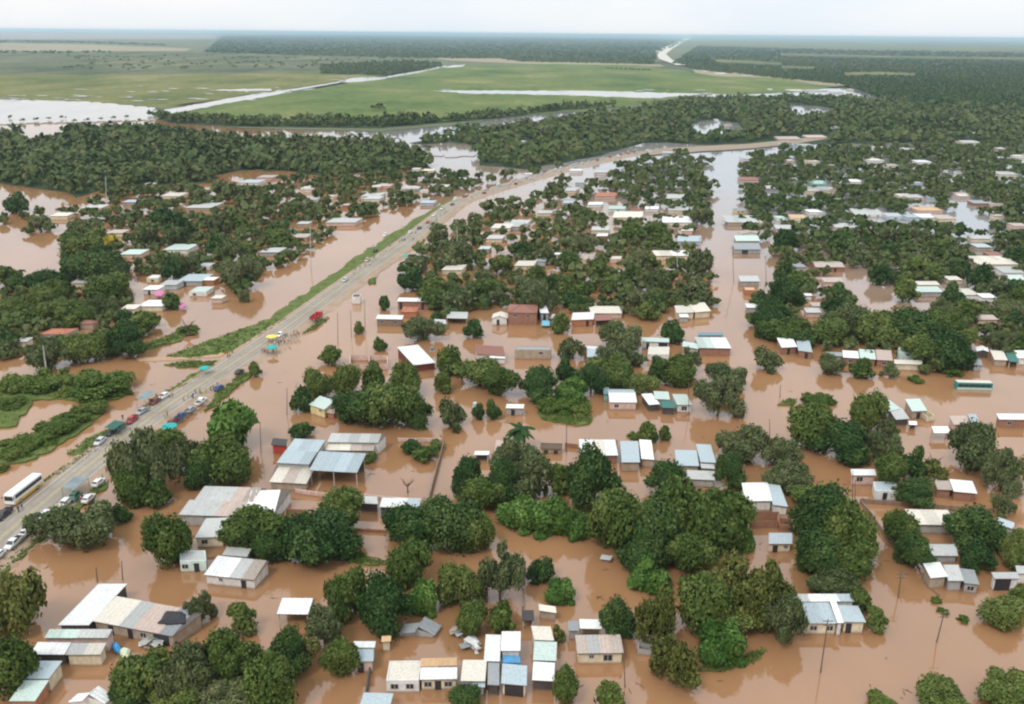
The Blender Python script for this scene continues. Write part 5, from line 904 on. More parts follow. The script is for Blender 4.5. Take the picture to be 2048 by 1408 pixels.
def scatter(poly, sp, rr, out, zf=0.5):
    """roughly one crown per sp x sp metres over the plot"""
    w_ = [at(x, y, 0) for x, y in poly]; wl = [(p.x, p.y) for p in w_]; x0, x1 = min(p[0] for p in wl), max(p[0] for p in wl); y0, y1 = min(p[1] for p in wl), max(p[1] for p in wl)
    y = y0
    while y < y1:
        x = x0
        while x < x1:
            q = (x + rng.uniform(-.8, .8) * sp, y + rng.uniform(-.8, .8) * sp); x += sp
            if not inside(q, wl): continue
            px_, py_ = pix((q[0], q[1], 0)); py2 = pix((q[0], q[1], rr * 0.8))[1]
            if not (-60 < px_ < 2108) or any(inside((px_, y_), l) for l in POOLS for y_ in (py_, (py_ + py2) / 2, py2)): continue
            if any(a - 3 < px_ < c + 3 and b < py_ < d + 5 for h, s, (a, b, c, d), bp in HOUSES if bp.y > 600): continue
            r_ = rr * rng.choice((.55, .7, .85, 1, 1.15, 1.5)) * rng.uniform(0.85, 1.15); out.append((q[0], q[1], r_ * zf, r_, r_ * rng.uniform(0.75, 1.1)))
        y += sp
scatter(W1, 6.6, 4.6, pts); scatter(TL, 8.5, 5.0, pts)
far_pts = []; scatter(W2, 9.5, 6.2, far_pts)
pts2 = []
for poly, n, kinds in [([(1480, 300), (1640, 290), (2060, 284), (2060, 300), (1640, 318), (1490, 335)], 90, 0), ([(840, 345), (1060, 340), (1170, 320), (1240, 312), (1120, 338), (1000, 352), (930, 385), (860, 390)], 70, 0)]:
    xs = [p[0] for p in poly]; ys = [p[1] for p in poly]
    for _ in range(n * 3):
        x, y = rng.uniform(min(xs), max(xs)), rng.uniform(min(ys), max(ys))
        if inside((x, y), poly) and not blocked(x, y, 10, 8) and not inside((x, y), LANES[0]): p = at(x, y, 2); r_ = rng.uniform(3, 5); pts2.append((p.x, p.y, r_ * .5, r_, r_))
ALLP = near_rest + pts2
# single trees and hedges out on the plain
for x, y, r_ in [(758, 218, 9), (752, 219, 7), (766, 219, 6)] + [(1215 + k * 9, 138 + k * 0.4, 7) for k in range(10)] + [(20 + k * 26, 236 + (k * 7) % 9, 4) for k in range(11)] + [(130 + rng.uniform(0, 700), rng.uniform(112, 140), 8) for _ in range(160)]:
    p = at(x, y, 1.5); far_pts.append((p.x, p.y, 1.5 + r_ * .3, r_, r_ * .7))
def woodland():
    Vt, Ft, Tt = [], [], []; k = 0
    for lst, protos in ((ALLP, P1), (pts, P2), (far_pts, P3)):
        for (x, y, z, r_, h_) in lst:
            V, F = protos[rng.randrange(len(protos))]; an = rng.uniform(0, 6.28); ca, sa = math.cos(an), math.sin(an)
            W = np.empty_like(V); W[:, 0] = (V[:, 0] * ca - V[:, 1] * sa) * r_ + x; W[:, 1] = (V[:, 0] * sa + V[:, 1] * ca) * r_ + y; W[:, 2] = V[:, 2] * h_ + z
            Vt.append(W); Ft.append(F + k); Tt.append(np.full(len(V), patch(x, y))); k += len(V)
    o = bpy.data.objects.new('woodland', np_mesh('woodland', np.vstack(Vt), np.vstack(Ft), LEAF['f'], np.concatenate(Tt))); C.objects.link(o)
    tag(o, 'dense dark green trees of the river woods and farther town plots', 'woodland', kind='stuff')
woodland()
# forests on the horizon: clumps whose spacing widens with distance
fp = []
for poly, n in [([(405, 105), (446, 73), (700, 70), (1380, 80), (1318, 104), (1306, 128), (1040, 124), (1000, 117), (890, 117), (640, 112)], 5200), ([(1345, 126), (1395, 92), (1700, 100), (2120, 106), (2120, 226), (1850, 213), (1765, 197), (1680, 168), (1420, 143)], 7000), ([(640, 147), (760, 151), (885, 133), (880, 125), (800, 122), (640, 128)], 500), ([(0, 80), (130, 82), (330, 88), (330, 91), (130, 86), (0, 85)], 160), ([(0, 102), (220, 102), (220, 106), (60, 107), (0, 106)], 60)]:
    xs = [p[0] for p in poly]; ys = [p[1] for p in poly]; got = 0
    while got < n:
        x, y = rng.uniform(min(xs), max(xs)), rng.uniform(min(ys), max(ys))
        if not inside((x, y), poly) or any(inside((x, y - d_), l) for l in CLEAR for d_ in (0, 2, 4)): continue
        got += 1; p = at(x, y, 2.0); r_ = max(5.0, 3.6 / ppm(p)) * rng.uniform(0.7, 1.3); fp.append((p.x, p.y, 2.5, r_, rng.uniform(5, 9)))
mass('far_woods', 'dark blue green forest covering the plain below the horizon', fp, P3, LEAF['f'])

# ================================================================== TREE LABELS
def label_trees():
    items = []
    marks = [(s, (b[0] + b[2]) / 2, (b[1] + b[3]) / 2, b) for h, s, b, p in HOUSES if s]
    zones = [((60, 800), 'on the shrubby island'), ((300, 930), 'along the lower highway shoulder'), ((620, 780), 'by the wide water beside the highway'), ((1800, 470), 'in the big dark grove'), ((1420, 560), 'along the flooded street'), ((1000, 560), 'in the middle tree block'),
             ((900, 470), 'beside the far highway bank'), ((1200, 400), 'in the upper middle block'), ((300, 500), 'in the leafy left bank'), ((100, 640), 'on the left shore'), ((560, 430), 'on the left bank near the highway'), ((1650, 350), 'beyond the light blue canal'), ((1950, 330), 'in the far green suburb'),
             ((1740, 600), 'by the curved flooded lane'), ((2000, 620), 'near the right frame edge'), ((60, 430), 'by the large left pool'), ((750, 370), 'near the highway bend'), ((1240, 590), 'behind the brick houses row'), ((1100, 480), 'among the middle block roofs'), ((1340, 480), 'near the bluish street house'),
             ((350, 420), 'in the upper left bank'), ((450, 480), 'near the far left bank shore'), ((250, 610), 'near the pink sheeted houses')]
    for t, x, y, k, wpx in TREES:
        best = None
        for s, hx, hy, b in marks:
            dx = max(b[0] - x, 0, x - b[2]); dy = max(b[1] - y, 0, y - b[3]); d = math.hypot(dx, dy * 1.3)
            if best is None or d < best[0]: best = (d, s, hx, hy, b)
        if best[0] < 45 and y > 640:
            d, s, hx, hy, b = best
            if y < b[1] + 4: wh = 'behind the ' + s
            elif y > b[3] - 6: wh = 'in front of the ' + s
            else: wh = 'beside the ' + s
        else: wh = min(zones, key=lambda z: math.hypot(z[0][0] - x, (z[0][1] - y) * 1.6))[1]
        ph = KIND[k]
        if k not in 'xps':
            ph = ('large ' if wpx > 84 else '' if wpx > 44 else 'small ') + ph
        items.append((t, x, ph, ph.replace('tree', 'trees', 1).replace('clump', 'clumps').replace('shrub', 'shrubs') if 'with' not in ph else ph, wh))
    resolve(items)
label_trees()

# ================================================================== VEHICLES
def paint(name, col): return simple('paint_' + name, col, 0.3, 0.05, 3.0, 0.0, 0.5)
PAINT = dict(white=paint('white', (0.8, 0.8, 0.78)), red=paint('red', (0.42, 0.02, 0.02)), black=paint('black', (0.025, 0.025, 0.03)), grey=paint('grey', (0.33, 0.35, 0.37)), blue=paint('blue', (0.05, 0.09, 0.22)), silver=paint('silver', (0.55, 0.57, 0.58)), maroon=paint('maroon', (0.20, 0.03, 0.03)), green=paint('green', (0.05, 0.16, 0.1)), teal=paint('teal', (0.02, 0.22, 0.20)), beige=paint('beige', (0.6, 0.52, 0.4)))
LAMP = simple('headlamp_glass', (0.75, 0.75, 0.72), 0.15, 0.05); TAIL = simple('tail_lamp_glass', (0.35, 0.02, 0.02), 0.2, 0.05); YELLOW = simple('bus_yellow', (0.72, 0.50, 0.04), 0.4, 0.08); TEALP = simple('teal_cloth', (0.02, 0.40, 0.36), 0.6, 0.1, 2.0)
def ring(x, y0, y1, z0, z1, c=0.12):
    return [(x, y0 + c, z0), (x, y1 - c, z0), (x, y1, z0 + c), (x, y1, z1 - c), (x, y1 - c, z1), (x, y0 + c, z1), (x, y0, z1 - c), (x, y0, z0 + c)]
def wheel(parent, x, y, r=0.32, wd=0.2):
    m = MB(); m.bar((x, y - wd / 2, r), (x, y + wd / 2, r), r, n=12); w_ = m.build('wheel', BLACK, parent)
    m = MB(); s = 1 if y > 0 else -1; m.bar((x, y + s * wd / 2, r), (x, y + s * (wd / 2 + .02), r), r * .55, n=8); m.build('rim', PAINT['silver'], w_)
def vehicle(kind, p, ang, colour, label, cat):
    nm = dict(car='parked_car', pickup='pickup_truck', van='parked_van', truck='lorry')[kind]
    t = thing(nm, p, label, cat, 'vehicles stopped along the highway', ang); pm = PAINT[colour]; m = MB()
    if kind in ('car', 'van'):
        h = 0.0 if kind == 'car' else 0.45; L0 = 2.1
        m.loft([ring(-L0, -.72, .72, .38, .80), ring(-L0 + .12, -.82, .82, .26, .95), ring(-0.9, -.86, .86, .22, 1.0), ring(0.9, -.86, .86, .22, .98), ring(L0 - .25, -.80, .80, .26, .82), ring(L0, -.66, .66, .36, .68)])
        m.loft([ring(-1.75 + (0 if h == 0 else -.15), -.72, .72, .94, 1.0, .02), ring(-1.35, -.68, .68, .95, 1.42 + h, .1), ring(0.25, -.68, .68, .95, 1.46 + h, .1), ring(1.05, -.74, .74, .94, .99, .02)])
        m.build('body', pm, t)
        g = MB(); z1 = 1.30 + h
        for s in (-1, 1): g.hexa([(-1.35, s * .745, 1.0), (0.72, s * .745, 1.0), (0.72, s * .70, 1.0), (-1.35, s * .70, 1.0)], [(-1.2, s * .70, z1), (0.2, s * .70, z1), (0.2, s * .64, z1), (-1.2, s * .64, z1)])
        g.build('side_window', GLASS, t)
        g = MB(); g.hexa([(1.09, -.66, .99), (1.12, -.66, .99), (1.12, .66, .99), (1.09, .66, .99)], [(0.36, -.58, z1 + .06), (0.40, -.58, z1 + .08), (0.40, .58, z1 + .08), (0.36, .58, z1 + .06)]); g.build('windscreen', GLASS, t)
        g = MB(); g.hexa([(-1.82, -.62, 1.0), (-1.78, -.62, 1.0), (-1.78, .62, 1.0), (-1.82, .62, 1.0)], [(-1.46, -.56, z1 + .05), (-1.42, -.56, z1 + .05), (-1.42, .56, z1 + .05), (-1.46, .56, z1 + .05)]); g.build('rear_window', GLASS, t)
        ax, wy = (1.28, -1.3), .76
    elif kind == 'pickup':
        m.loft([ring(-2.5, -.84, .84, .42, .98, .06), ring(0.2, -.86, .86, .36, 1.0, .06), ring(1.6, -.86, .86, .34, 1.02), ring(2.4, -.80, .80, .36, .92), ring(2.5, -.7, .7, .45, .8)])
        m.loft([ring(-0.55, -.76, .76, .98, 1.02, .02), ring(-0.45, -.72, .72, .98, 1.66, .1), ring(0.75, -.72, .72, .98, 1.68, .1), ring(1.45, -.76, .76, 1.0, 1.04, .02)]); m.build('body', pm, t)
        b = MB(); b.box(-2.42, -.62, -.72, .72, 1.0, 1.03); b.build('cargo_bed', BLACK, t)
        b = MB(); [b.box(-2.5, -.6, s * .86 - .04, s * .86 + .04, 1.0, 1.16) for s in (-1, 1)]; b.box(-2.52, -2.44, -.82, .82, 1.0, 1.16); b.build('bed_rail', pm, t)
        g = MB(); [g.hexa([(-.4, s * .77, 1.1), (1.1, s * .77, 1.1), (1.1, s * .72, 1.1), (-.4, s * .72, 1.1)], [(-.38, s * .73, 1.5), (.7, s * .73, 1.5), (.7, s * .68, 1.5), (-.38, s * .68, 1.5)]) for s in (-1, 1)]; g.build('side_window', GLASS, t)
        g = MB(); g.hexa([(1.48, -.68, 1.06), (1.52, -.68, 1.06), (1.52, .68, 1.06), (1.48, .68, 1.06)], [(.84, -.6, 1.58), (.88, -.6, 1.6), (.88, .6, 1.6), (.84, .6, 1.58)]); g.build('windscreen', GLASS, t)
        ax, wy = (1.6, -1.55), .78
    else:
        m.loft([ring(1.2, -1.1, 1.1, .6, 2.5, .15), ring(2.9, -1.1, 1.1, .55, 2.5, .2), ring(3.15, -1.05, 1.05, .55, 1.5, .15)]); m.build('cab', pm, t)
        b = MB(); b.box(-3.3, 1.0, -1.2, 1.2, .95, 1.05); [b.box(-3.3, 1.0, s * 1.17 - .04, s * 1.17 + .04, 1.05, 2.1) for s in (-1, 1)]; b.box(-3.34, -3.26, -1.2, 1.2, 1.05, 2.1); b.build('cargo_bed', pm, t)
        g = MB(); g.hexa([(3.12, -.9, 1.55), (3.17, -.9, 1.55), (3.17, .9, 1.55), (3.12, .9, 1.55)], [(2.93, -.85, 2.35), (2.97, -.85, 2.35), (2.97, .85, 2.35), (2.93, .85, 2.35)]); g.build('windscreen', GLASS, t); ax, wy = (2.3, -2.2), .98
    lx = {'car': 2.02, 'van': 2.02, 'pickup': 2.42, 'truck': 3.1}[kind]; rx = {'car': -2.06, 'van': -2.06, 'pickup': -2.5, 'truck': -3.34}[kind]
    for s in (-1, 1):
        g = MB(); g.box(lx - .06, lx + .03, s * .58 - .13, s * .58 + .13, .58, .72); g.build('headlight', LAMP, t)
        g = MB(); g.box(rx - .03, rx + .05, s * .64 - .1, s * .64 + .1, .66, .84); g.build('tail_light', TAIL, t)
        for x in ax: wheel(t, x, s * wy, .33 if kind != 'truck' else .5)
    return t
def road_at(px, py):
    p = at(px, py, 0.66); i = min(range(len(RS)), key=lambda k: (RS[k] - p).length); return p, math.atan2(RT[i].y, RT[i].x)
CARS = [('pickup', 8, 1033, 'black', 1, 'black pickup truck just ahead of the white bus', 'truck'), ('car', 198, 968, 'white', 0, 'white car facing uphill beside the big roadside tree', 'car'), ('van', 152, 996, 'green', 0, 'dark green van under the grey canopy at the lower roadside', 'van'),
        ('car', 134, 1006, 'white', 0, 'white car below the dark green van', 'car'), ('car', 178, 1000, 'white', 0, 'white car nosing off the road above the dark green van', 'car'), ('pickup', 28, 1090, 'white', 1, 'white pickup truck at the bottom left corner of the highway', 'truck'),
        ('car', 56, 1066, 'white', 0, 'white car parked ahead of the corner pickup by the olive tree', 'car'), ('car', 68, 1050, 'grey', 0, 'grey car half under the olive roadside tree', 'car'), ('car', -6, 1116, 'white', 1, 'white car cut by the left frame edge behind the corner pickup', 'car'),
        ('car', 224, 868, 'black', 1, 'black car on the left grass verge', 'car'), ('car', 240, 858, 'green', 1, 'dark green car behind the black car on the left verge', 'car'), ('pickup', 264, 843, 'red', 1, 'red pickup on the left verge', 'truck'), ('car', 284, 826, 'grey', 1, 'grey car behind the red pickup on the left verge', 'car'), ('car', 310, 806, 'maroon', 1, 'maroon car beside the grey roadside canopy', 'car'),
        ('pickup', 362, 836, 'blue', 0, 'dark blue pickup parked past the turquoise parasol', 'truck'), ('car', 346, 846, 'maroon', 0, 'dark red car next to the turquoise parasol', 'car'), ('car', 438, 778, 'blue', 0, 'blue car parked alone on the right shoulder', 'car'), ('car', 479, 746, 'black', 0, 'black car beside the round green bush on the right shoulder', 'car'),
        ('truck', 634, 638, 'red', 0, 'bright red lorry at the right edge of the highway', 'truck'), ('car', 751, 503, 'black', 1, 'black car on the far left verge', 'car'), ('car', 770, 471, 'white', 1, 'white car on the narrow green bank', 'car'), ('car', 806, 480, 'grey', 0, 'grey car in the group of far walkers', 'car'), ('car', 838, 458, 'blue', 1, 'dark blue car where the road narrows', 'car'),
        ('van', 884, 418, 'white', 1, 'white van at the start of the far queue', 'van'), ('car', 905, 410, 'maroon', 0, 'maroon car at the start of the far queue', 'car')]
for k, px, py, col, rev, lab, cat in CARS:
    p, a = road_at(px, py); p.z = 0.60; vehicle(k, p, a + (math.pi if rev else 0) + rng.uniform(-.08, .08), col, lab, cat)
CARS += [('car', 200, 886, 'silver', 1, 'silver car first in the line on the left verge', 'car'), ('car', 328, 795, 'white', 1, 'white car last in the line on the left verge', 'car'), ('car', 382, 822, 'grey', 0, 'grey car past the dark blue pickup', 'car'), ('pickup', 402, 806, 'white', 0, 'white pickup on the right shoulder below the lone blue car', 'truck'),
 ('car', 560, 672, 'white', 1, 'white car stuck in the highway crowd', 'car'), ('van', 96, 1034, 'white', 0, 'white van behind the roadside canopy beside the olive tree', 'van'), ('car', 690, 562, 'silver', 1, 'silver car alone on the middle highway', 'car'), ('pickup', 735, 522, 'beige', 1, 'beige pickup following the black far verge car', 'truck'), ('car', 820, 466, 'white', 0, 'white car beside the far walkers', 'car'), ('car', 856, 446, 'red', 0, 'small red car before the white far van', 'car'), ('car', 868, 432, 'white', 1, 'small white car before the white far van', 'car')]
for k, px, py, col, rev, lab, cat in CARS[-11:]:
    p, a = road_at(px, py); p.z = 0.60; vehicle(k, p, a + (math.pi if rev else 0) + rng.uniform(-.08, .08), col, lab, cat)
# the far queue along the bend
fc = []; i = min(range(len(RS)), key=lambda k: abs(pix(RS[k])[0] - 915))
proto = {c: vehicle('car', (RS[i].x, RS[i].y, 0.6), 0, c, None, 'car') for c in ('white', 'red', 'silver')}
for c in proto.values(): fc.append(c)
def copy_tree(o, parent=None):
    c = o.copy(); C.objects.link(c)
    if parent: c.parent = parent
    for ch in o.children: copy_tree(ch, c)
    return c
while len(fc) < 34: fc.append(copy_tree(proto[rng.choice(('white', 'silver', 'red'))]))
it = []
for n_, c in enumerate(fc):
    i += rng.choice((1, 1, 2, 2)); i = min(i, len(RS) - 2); sd = rng.choice((-1, -1, 1)) * rng.uniform(2.2, 6.0); nv = Vector((RT[i].y, -RT[i].x, 0)); q = RS[i] + nv * sd
    c.location = (q.x, q.y, 0.6 if abs(sd) < 4 else 0.5); c.rotation_euler = (0, 0, math.atan2(RT[i].y, RT[i].x) + (math.pi if rng.random() < .5 else 0)); c['group'] = 'cars in the far queue'; px_ = pix(q)[0]
    nm = [k for k in PAINT if PAINT[k].name == (c.children[0].data.materials[0].name)] or ['white']
    body = [h for h in c.children if h.name.startswith('body')][0]; colr = body.data.materials[0].name.replace('paint_', '')
    it.append((c, px_, f'tiny {colr} car', f'tiny {colr} cars', 'in the far queue round the highway bend'))
resolve(it)
# the white and yellow bus heading down the highway
p, a = road_at(50, 990); nv = Vector((math.sin(a), -math.cos(a), 0)); bus = thing('bus', (p.x, p.y, 0.62), 'long white bus with yellow lower side at the left frame edge', 'bus', 'vehicles stopped along the highway', a + math.pi)
BL_ = 5.6; m = MB(); m.loft([ring(-BL_, -1.22, 1.22, .5, 3.0, .2), ring(-BL_ + .3, -1.25, 1.25, .35, 3.1, .18), ring(BL_ - .35, -1.25, 1.25, .35, 3.1, .18), ring(BL_, -1.18, 1.18, .5, 2.9, .25)]); m.build('body', PAINT['white'], bus)
for s in (-1, 1):
    for k in range(8):
        m = MB(); x = -BL_ + .5 + k * 1.26; m.box(x, x + 1.2, min(s * 1.25, s * 1.285), max(s * 1.25, s * 1.285), 1.75, 2.65); m.build('side_window', GLASS, bus)
    m = MB(); m.box(-BL_ + .35, BL_ - .4, min(s * 1.25, s * 1.275), max(s * 1.25, s * 1.275), .45, 1.1); m.build('yellow_stripe', YELLOW, bus)
    for x in (BL_ - 2.2, -BL_ + 2.4): wheel(bus, x, s * 1.14, .5, .28)
    m = MB(); m.box(BL_ - .02, BL_ + .04, s * .85 - .16, s * .85 + .16, .75, .95); m.build('headlight', LAMP, bus)
    m = MB(); m.bar((BL_ - .1, s * 1.2, 2.6), (BL_ + .25, s * 1.42, 2.5), .03); m.box(BL_ + .2, BL_ + .3, s * 1.45 - .1, s * 1.45 + .1, 2.1, 2.5); m.build('mirror', BLACK, bus)
m = MB(); m.hexa([(BL_ - .02, -1.05, 1.5), (BL_ + .03, -1.05, 1.5), (BL_ + .03, 1.05, 1.5), (BL_ - .02, 1.05, 1.5)], [(BL_ - .02, -1.0, 2.6), (BL_ + .03, -1.0, 2.6), (BL_ + .03, 1.0, 2.6), (BL_ - .02, 1.0, 2.6)]); m.build('windscreen', GLASS, bus)
m = MB(); m.box(BL_ - .02, BL_ + .06, -1.1, 1.1, .45, .6); m.build('bumper', BLACK, bus)
m = MB(); m.box(-2.6, -.6, -.55, .55, 3.1, 3.25); m.build('roof_hatch', PAINT['white'], bus)
# a long bus stranded in the water near the right edge
p0, p1 = at(*T('H', (1530, 285)), 0), at(*T('H', (1795, 292)), 0); d = p1 - p0; fb = thing('flooded_bus', ((p0 + p1) / 2), 'long pale roofed teal bus standing in deep water below the slim dark tree', 'bus', None, math.atan2(d.y, d.x)); hl = d.length / 2
m = MB(); m.loft([ring(-hl, -1.2, 1.2, -.6, 2.3, .15), ring(-hl + .2, -1.25, 1.25, -.7, 2.4, .15), ring(hl - .2, -1.25, 1.25, -.7, 2.4, .15), ring(hl, -1.2, 1.2, -.6, 2.25, .2)]); m.build('body', PAINT['teal'], fb)
m = MB(); m.box(-hl + .1, hl - .1, -1.1, 1.1, 2.4, 2.48); m.build('roof', roof_mat('C'), fb)
m = MB(); m.box(-hl + .1, hl - .1, -1.275, -1.25, .1, .75); m.build('pale_stripe', roof_mat('N'), fb)
n_ = max(6, int(hl * 2 / 1.7))
for k in range(n_): m = MB(); x = -hl + .4 + k * (2 * hl - .8) / n_; m.box(x, x + (2 * hl - .8) / n_ - .12, -1.28, -1.25, 1.0, 1.9); m.build('side_window', GLASS, fb)

# ================================================================== PEOPLE
def person_meshes():
    out = []
    for k, (ls, arms) in enumerate([(0.0, 0.1), (0.22, 0.25), (0.12, 0.9)]):
        me = bpy.data.meshes.new('person')
        J = [((0, 0, .95), .15), ((0, 0, 1.2), .15), ((0, 0, 1.42), .16), ((0, 0, 1.52), .06), ((0.02, 0, 1.68), .11),
             ((ls, .1, .5), .085), ((ls * .7, .11, .06), .06), ((ls * .7 + .14, .11, .03), .05), ((-ls, -.1, .5), .085), ((-ls * 1.4, -.11, .06), .06), ((-ls * 1.4 + .14, -.11, .03), .05),
             ((0, .21, 1.42), .075), ((arms * .4, .29, 1.15), .055), ((arms, .27, .92 + arms * .3), .04), ((0, -.21, 1.42), .075), ((-arms * .3, -.29, 1.15), .055), ((arms * .5, -.28, .92), .04)]
        ed = [(0, 1), (1, 2), (2, 3), (3, 4), (0, 5), (5, 6), (6, 7), (0, 8), (8, 9), (9, 10), (2, 11), (11, 12), (12, 13), (2, 14), (14, 15), (15, 16)]
        me.from_pydata([j[0] for j in J], ed, []); o = bpy.data.objects.new('person', me); C.objects.link(o)
        sk = o.modifiers.new('skin', 'SKIN')
        for v, j in zip(me.skin_vertices[0].data, J): v.radius = (j[1], j[1])
        me.skin_vertices[0].data[0].use_root = True
        o.modifiers.new('sub', 'SUBSURF').levels = 1
        dg = bpy.context.evaluated_depsgraph_get(); e = bpy.data.meshes.new_from_object(o.evaluated_get(dg)); bpy.data.objects.remove(o)
        e.materials.clear()
        for _ in range(4): e.materials.append(BLACK)
        mi = []
        for q in e.polygons:
            c = q.center; z = c.z
            mi.append(3 if z > 1.66 and c.x < .09 else 0 if z > 1.5 or (abs(c.y) > .22 and z < 1.22) else 1 if z > .93 else 2 if z > .12 else 3)
        e.polygons.foreach_set('material_index', mi); out.append(e)
    return out
PM = person_meshes()
SKIN = simple('skin', (0.30, 0.17, 0.11), .6, .05); HAIR = simple('dark_hair', (.02, .016, .013), .6, .1)
CLOTH = {k: simple('cloth_' + k, c, .85, .1) for k, c in dict(red=(.42, .04, .04), blue=(.06, .1, .3), white=(.72, .72, .7), black=(.03, .03, .035), green=(.07, .24, .09), pink=(.6, .18, .26), yellow=(.65, .5, .07), grey=(.27, .27, .28), orange=(.65, .2, .04)).items()}
PJ = []
def person(p, shirt, legs, rz):
    o = bpy.data.objects.new('person', rng.choice(PM)); C.objects.link(o); o.location = p; o.rotation_euler = (0, 0, rz); s = rng.uniform(.92, 1.06); o.scale = (s, s, s)
    for k, mt in enumerate((SKIN, CLOTH[shirt], CLOTH[legs], HAIR)): o.material_slots[k].link = 'OBJECT'; o.material_slots[k].material = mt
    o['category'] = 'person'; o['group'] = 'people standing along the highway'; return o
WHERE = {}
def crowd(spots, wh, z=0.66):
    for px, py in spots:
        sh = rng.choice(list(CLOTH)); lg = rng.choice(('blue', 'black', 'grey')); p = at(px, py, z); o = person(p, sh, lg, rng.uniform(0, 6.28)); PJ.append((o, px, f'person in {sh} top and {lg} trousers', f'people in {sh} tops and {lg} trousers', wh))
def jit(n, x0, x1, y0, y1, sl=0.0): return [(x0 + (x1 - x0) * (k + rng.uniform(.1, .9)) / n, y0 + (y1 - y0) * (k + rng.uniform(.1, .9)) / n + rng.uniform(-sl, sl)) for k in range(n)]
crowd(jit(26, 522, 600, 710, 672, 10), 'by the turquoise parasol'); crowd([(545, 680), (538, 684), (553, 678)], 'under the yellow parasol'); crowd(jit(4, 455, 468, 715, 704, 3), 'crossing the highway alone')
crowd(jit(9, 366, 430, 800, 778, 5), 'walking up the middle highway'); crowd([(305, 862), (296, 866), (335, 832), (330, 836), (376, 826), (372, 830)], 'by the blue pickup'); crowd([(218, 940), (213, 945), (219, 934), (206, 960)], 'by the roadside tree'); crowd([(38, 1025), (45, 1020), (150, 1010), (163, 1003), (170, 999)], 'near the white bus')
crowd([(60, 1062), (66, 1058), (72, 1056)], 'near the olive roadside tree'); crowd([(322, 800), (300, 822), (255, 850), (246, 840), (345, 795)], 'on the left verge'); crowd(jit(9, 758, 812, 510, 470, 6), 'in the far group'); crowd(jit(9, 820, 905, 480, 412, 5), 'along the far highway'); crowd(jit(6, 700, 752, 548, 520, 5), 'on the empty middle highway')
crowd(jit(16, 930, 1090, 400, 352, 4), 'near the far queue'); crowd(jit(4, 380, 440, 800, 770, 3), 'on the right shoulder'); crowd([(620, 640), (627, 648), (645, 630)], 'by the red lorry')
resolve(PJ)

# ================================================================== PARASOLS, CANOPIES, SHEETS
def parasol(px, py, mat, label, r_=2.0, z=0.5):
    p = at(px, py, z); t = thing('parasol', p, label, 'parasol'); m = MB(); n = 8; top = Vector((0, 0, 2.9))
    for k in range(n):
        a0, a1 = 2 * math.pi * k / n, 2 * math.pi * (k + 1) / n; q0, q1 = Vector((math.cos(a0) * r_, math.sin(a0) * r_, 2.2)), Vector((math.cos(a1) * r_, math.sin(a1) * r_, 2.2)); m.poly([q0, q1, top]); m.poly([q1, q0, q0 - Vector((0, 0, .22)), q1 - Vector((0, 0, .22))]); m.poly([q1 * .99, q0 * .99, top - Vector((0, 0, .08))])
    m.build('canopy', mat, t); m = MB(); m.bar((0, 0, 0), (0, 0, 2.85), .04); m.build('pole', CONC, t)
    for k in range(n): a0 = 2 * math.pi * k / n; m = MB(); m.bar((0, 0, 2.8), (math.cos(a0) * r_ * .97, math.sin(a0) * r_ * .97, 2.14), .02, n=4); m.build('rib', FRAME, t)
parasol(545, 706, TEALP, 'turquoise parasol at the edge of the highway crowd'); parasol(545, 684, simple('yellow_cloth', (.72, .6, .14), .7, .1), 'yellow parasol in the middle of the highway crowd', 2.2, .66); parasol(411, 748, TEALP, 'turquoise parasol alone on the left grass verge', 1.8); parasol(340, 866, TEALP, 'turquoise parasol beside the dark red car', 2.2); parasol(811, 520, TEALP, 'turquoise parasol by the trees at the far shoulder', 1.8)
def canopy(px, py, mat, label, w_=5, d_=3, hgt=2.6, z=.4, tilt=.3):
    p, a = road_at(px, py); p.z = z; t = thing('canopy', p, label, 'canopy', None, a); m = MB()
    m.hexa([(-w_ / 2, -d_ / 2, hgt), (w_ / 2, -d_ / 2, hgt), (w_ / 2, d_ / 2, hgt + tilt), (-w_ / 2, d_ / 2, hgt + tilt)], [(-w_ / 2, -d_ / 2, hgt + .06), (w_ / 2, -d_ / 2, hgt + .06), (w_ / 2, d_ / 2, hgt + tilt + .06), (-w_ / 2, d_ / 2, hgt + tilt + .06)]); m.build('sheet', mat, t)
    for x in (-1, 1):
        for y in (-1, 1): m = MB(); m.bar((x * w_ * .47, y * d_ * .47, -.4), (x * w_ * .47, y * d_ * .47, hgt + (tilt if y > 0 else 0)), .05); m.build('post', WOOD, t)
GT = simple('grey_tarpaulin', (.22, .27, .28), .7, .2)
canopy(153, 984, GT, 'grey blue sheet canopy over the dark green van', 6, 3.4); canopy(294, 806, GT, 'grey sheet canopy on the left grass verge', 6, 3); canopy(232, 866, simple('dark_green_tarpaulin', (.03, .12, .09), .7, .2), 'dark green sheet canopy over the black verge car', 5, 3)
def drape(name, pts, z, mat, label, cat, lift=.5):
    """a sagging cloth thrown over something, given by its outline"""
    q = [at(x, y, z) for x, y in pts]; c = sum(q, Vector()) / len(q); n = len(q); t = MB()
    mid = [c.lerp(p, .55) + Vector((0, 0, lift * rng.uniform(.5, 1))) for p in q]; cc = c + Vector((0, 0, lift))
    low = [p - Vector((0, 0, .35)) for p in q]
    for k in range(n):
        j = (k + 1) % n; t.poly([q[k], q[j], mid[j], mid[k]]); t.poly([mid[k], mid[j], cc]); t.poly([low[k], low[j], q[j], q[k]])
    t.poly(list(reversed(low))); o = t.build(name, mat); o.data.transform(Matrix.Translation(-Vector((c.x, c.y, 0)))); o.location = (c.x, c.y, 0); tag(o, label, cat); return o
TA = lambda t, L_: [T(t, p) for p in L_]
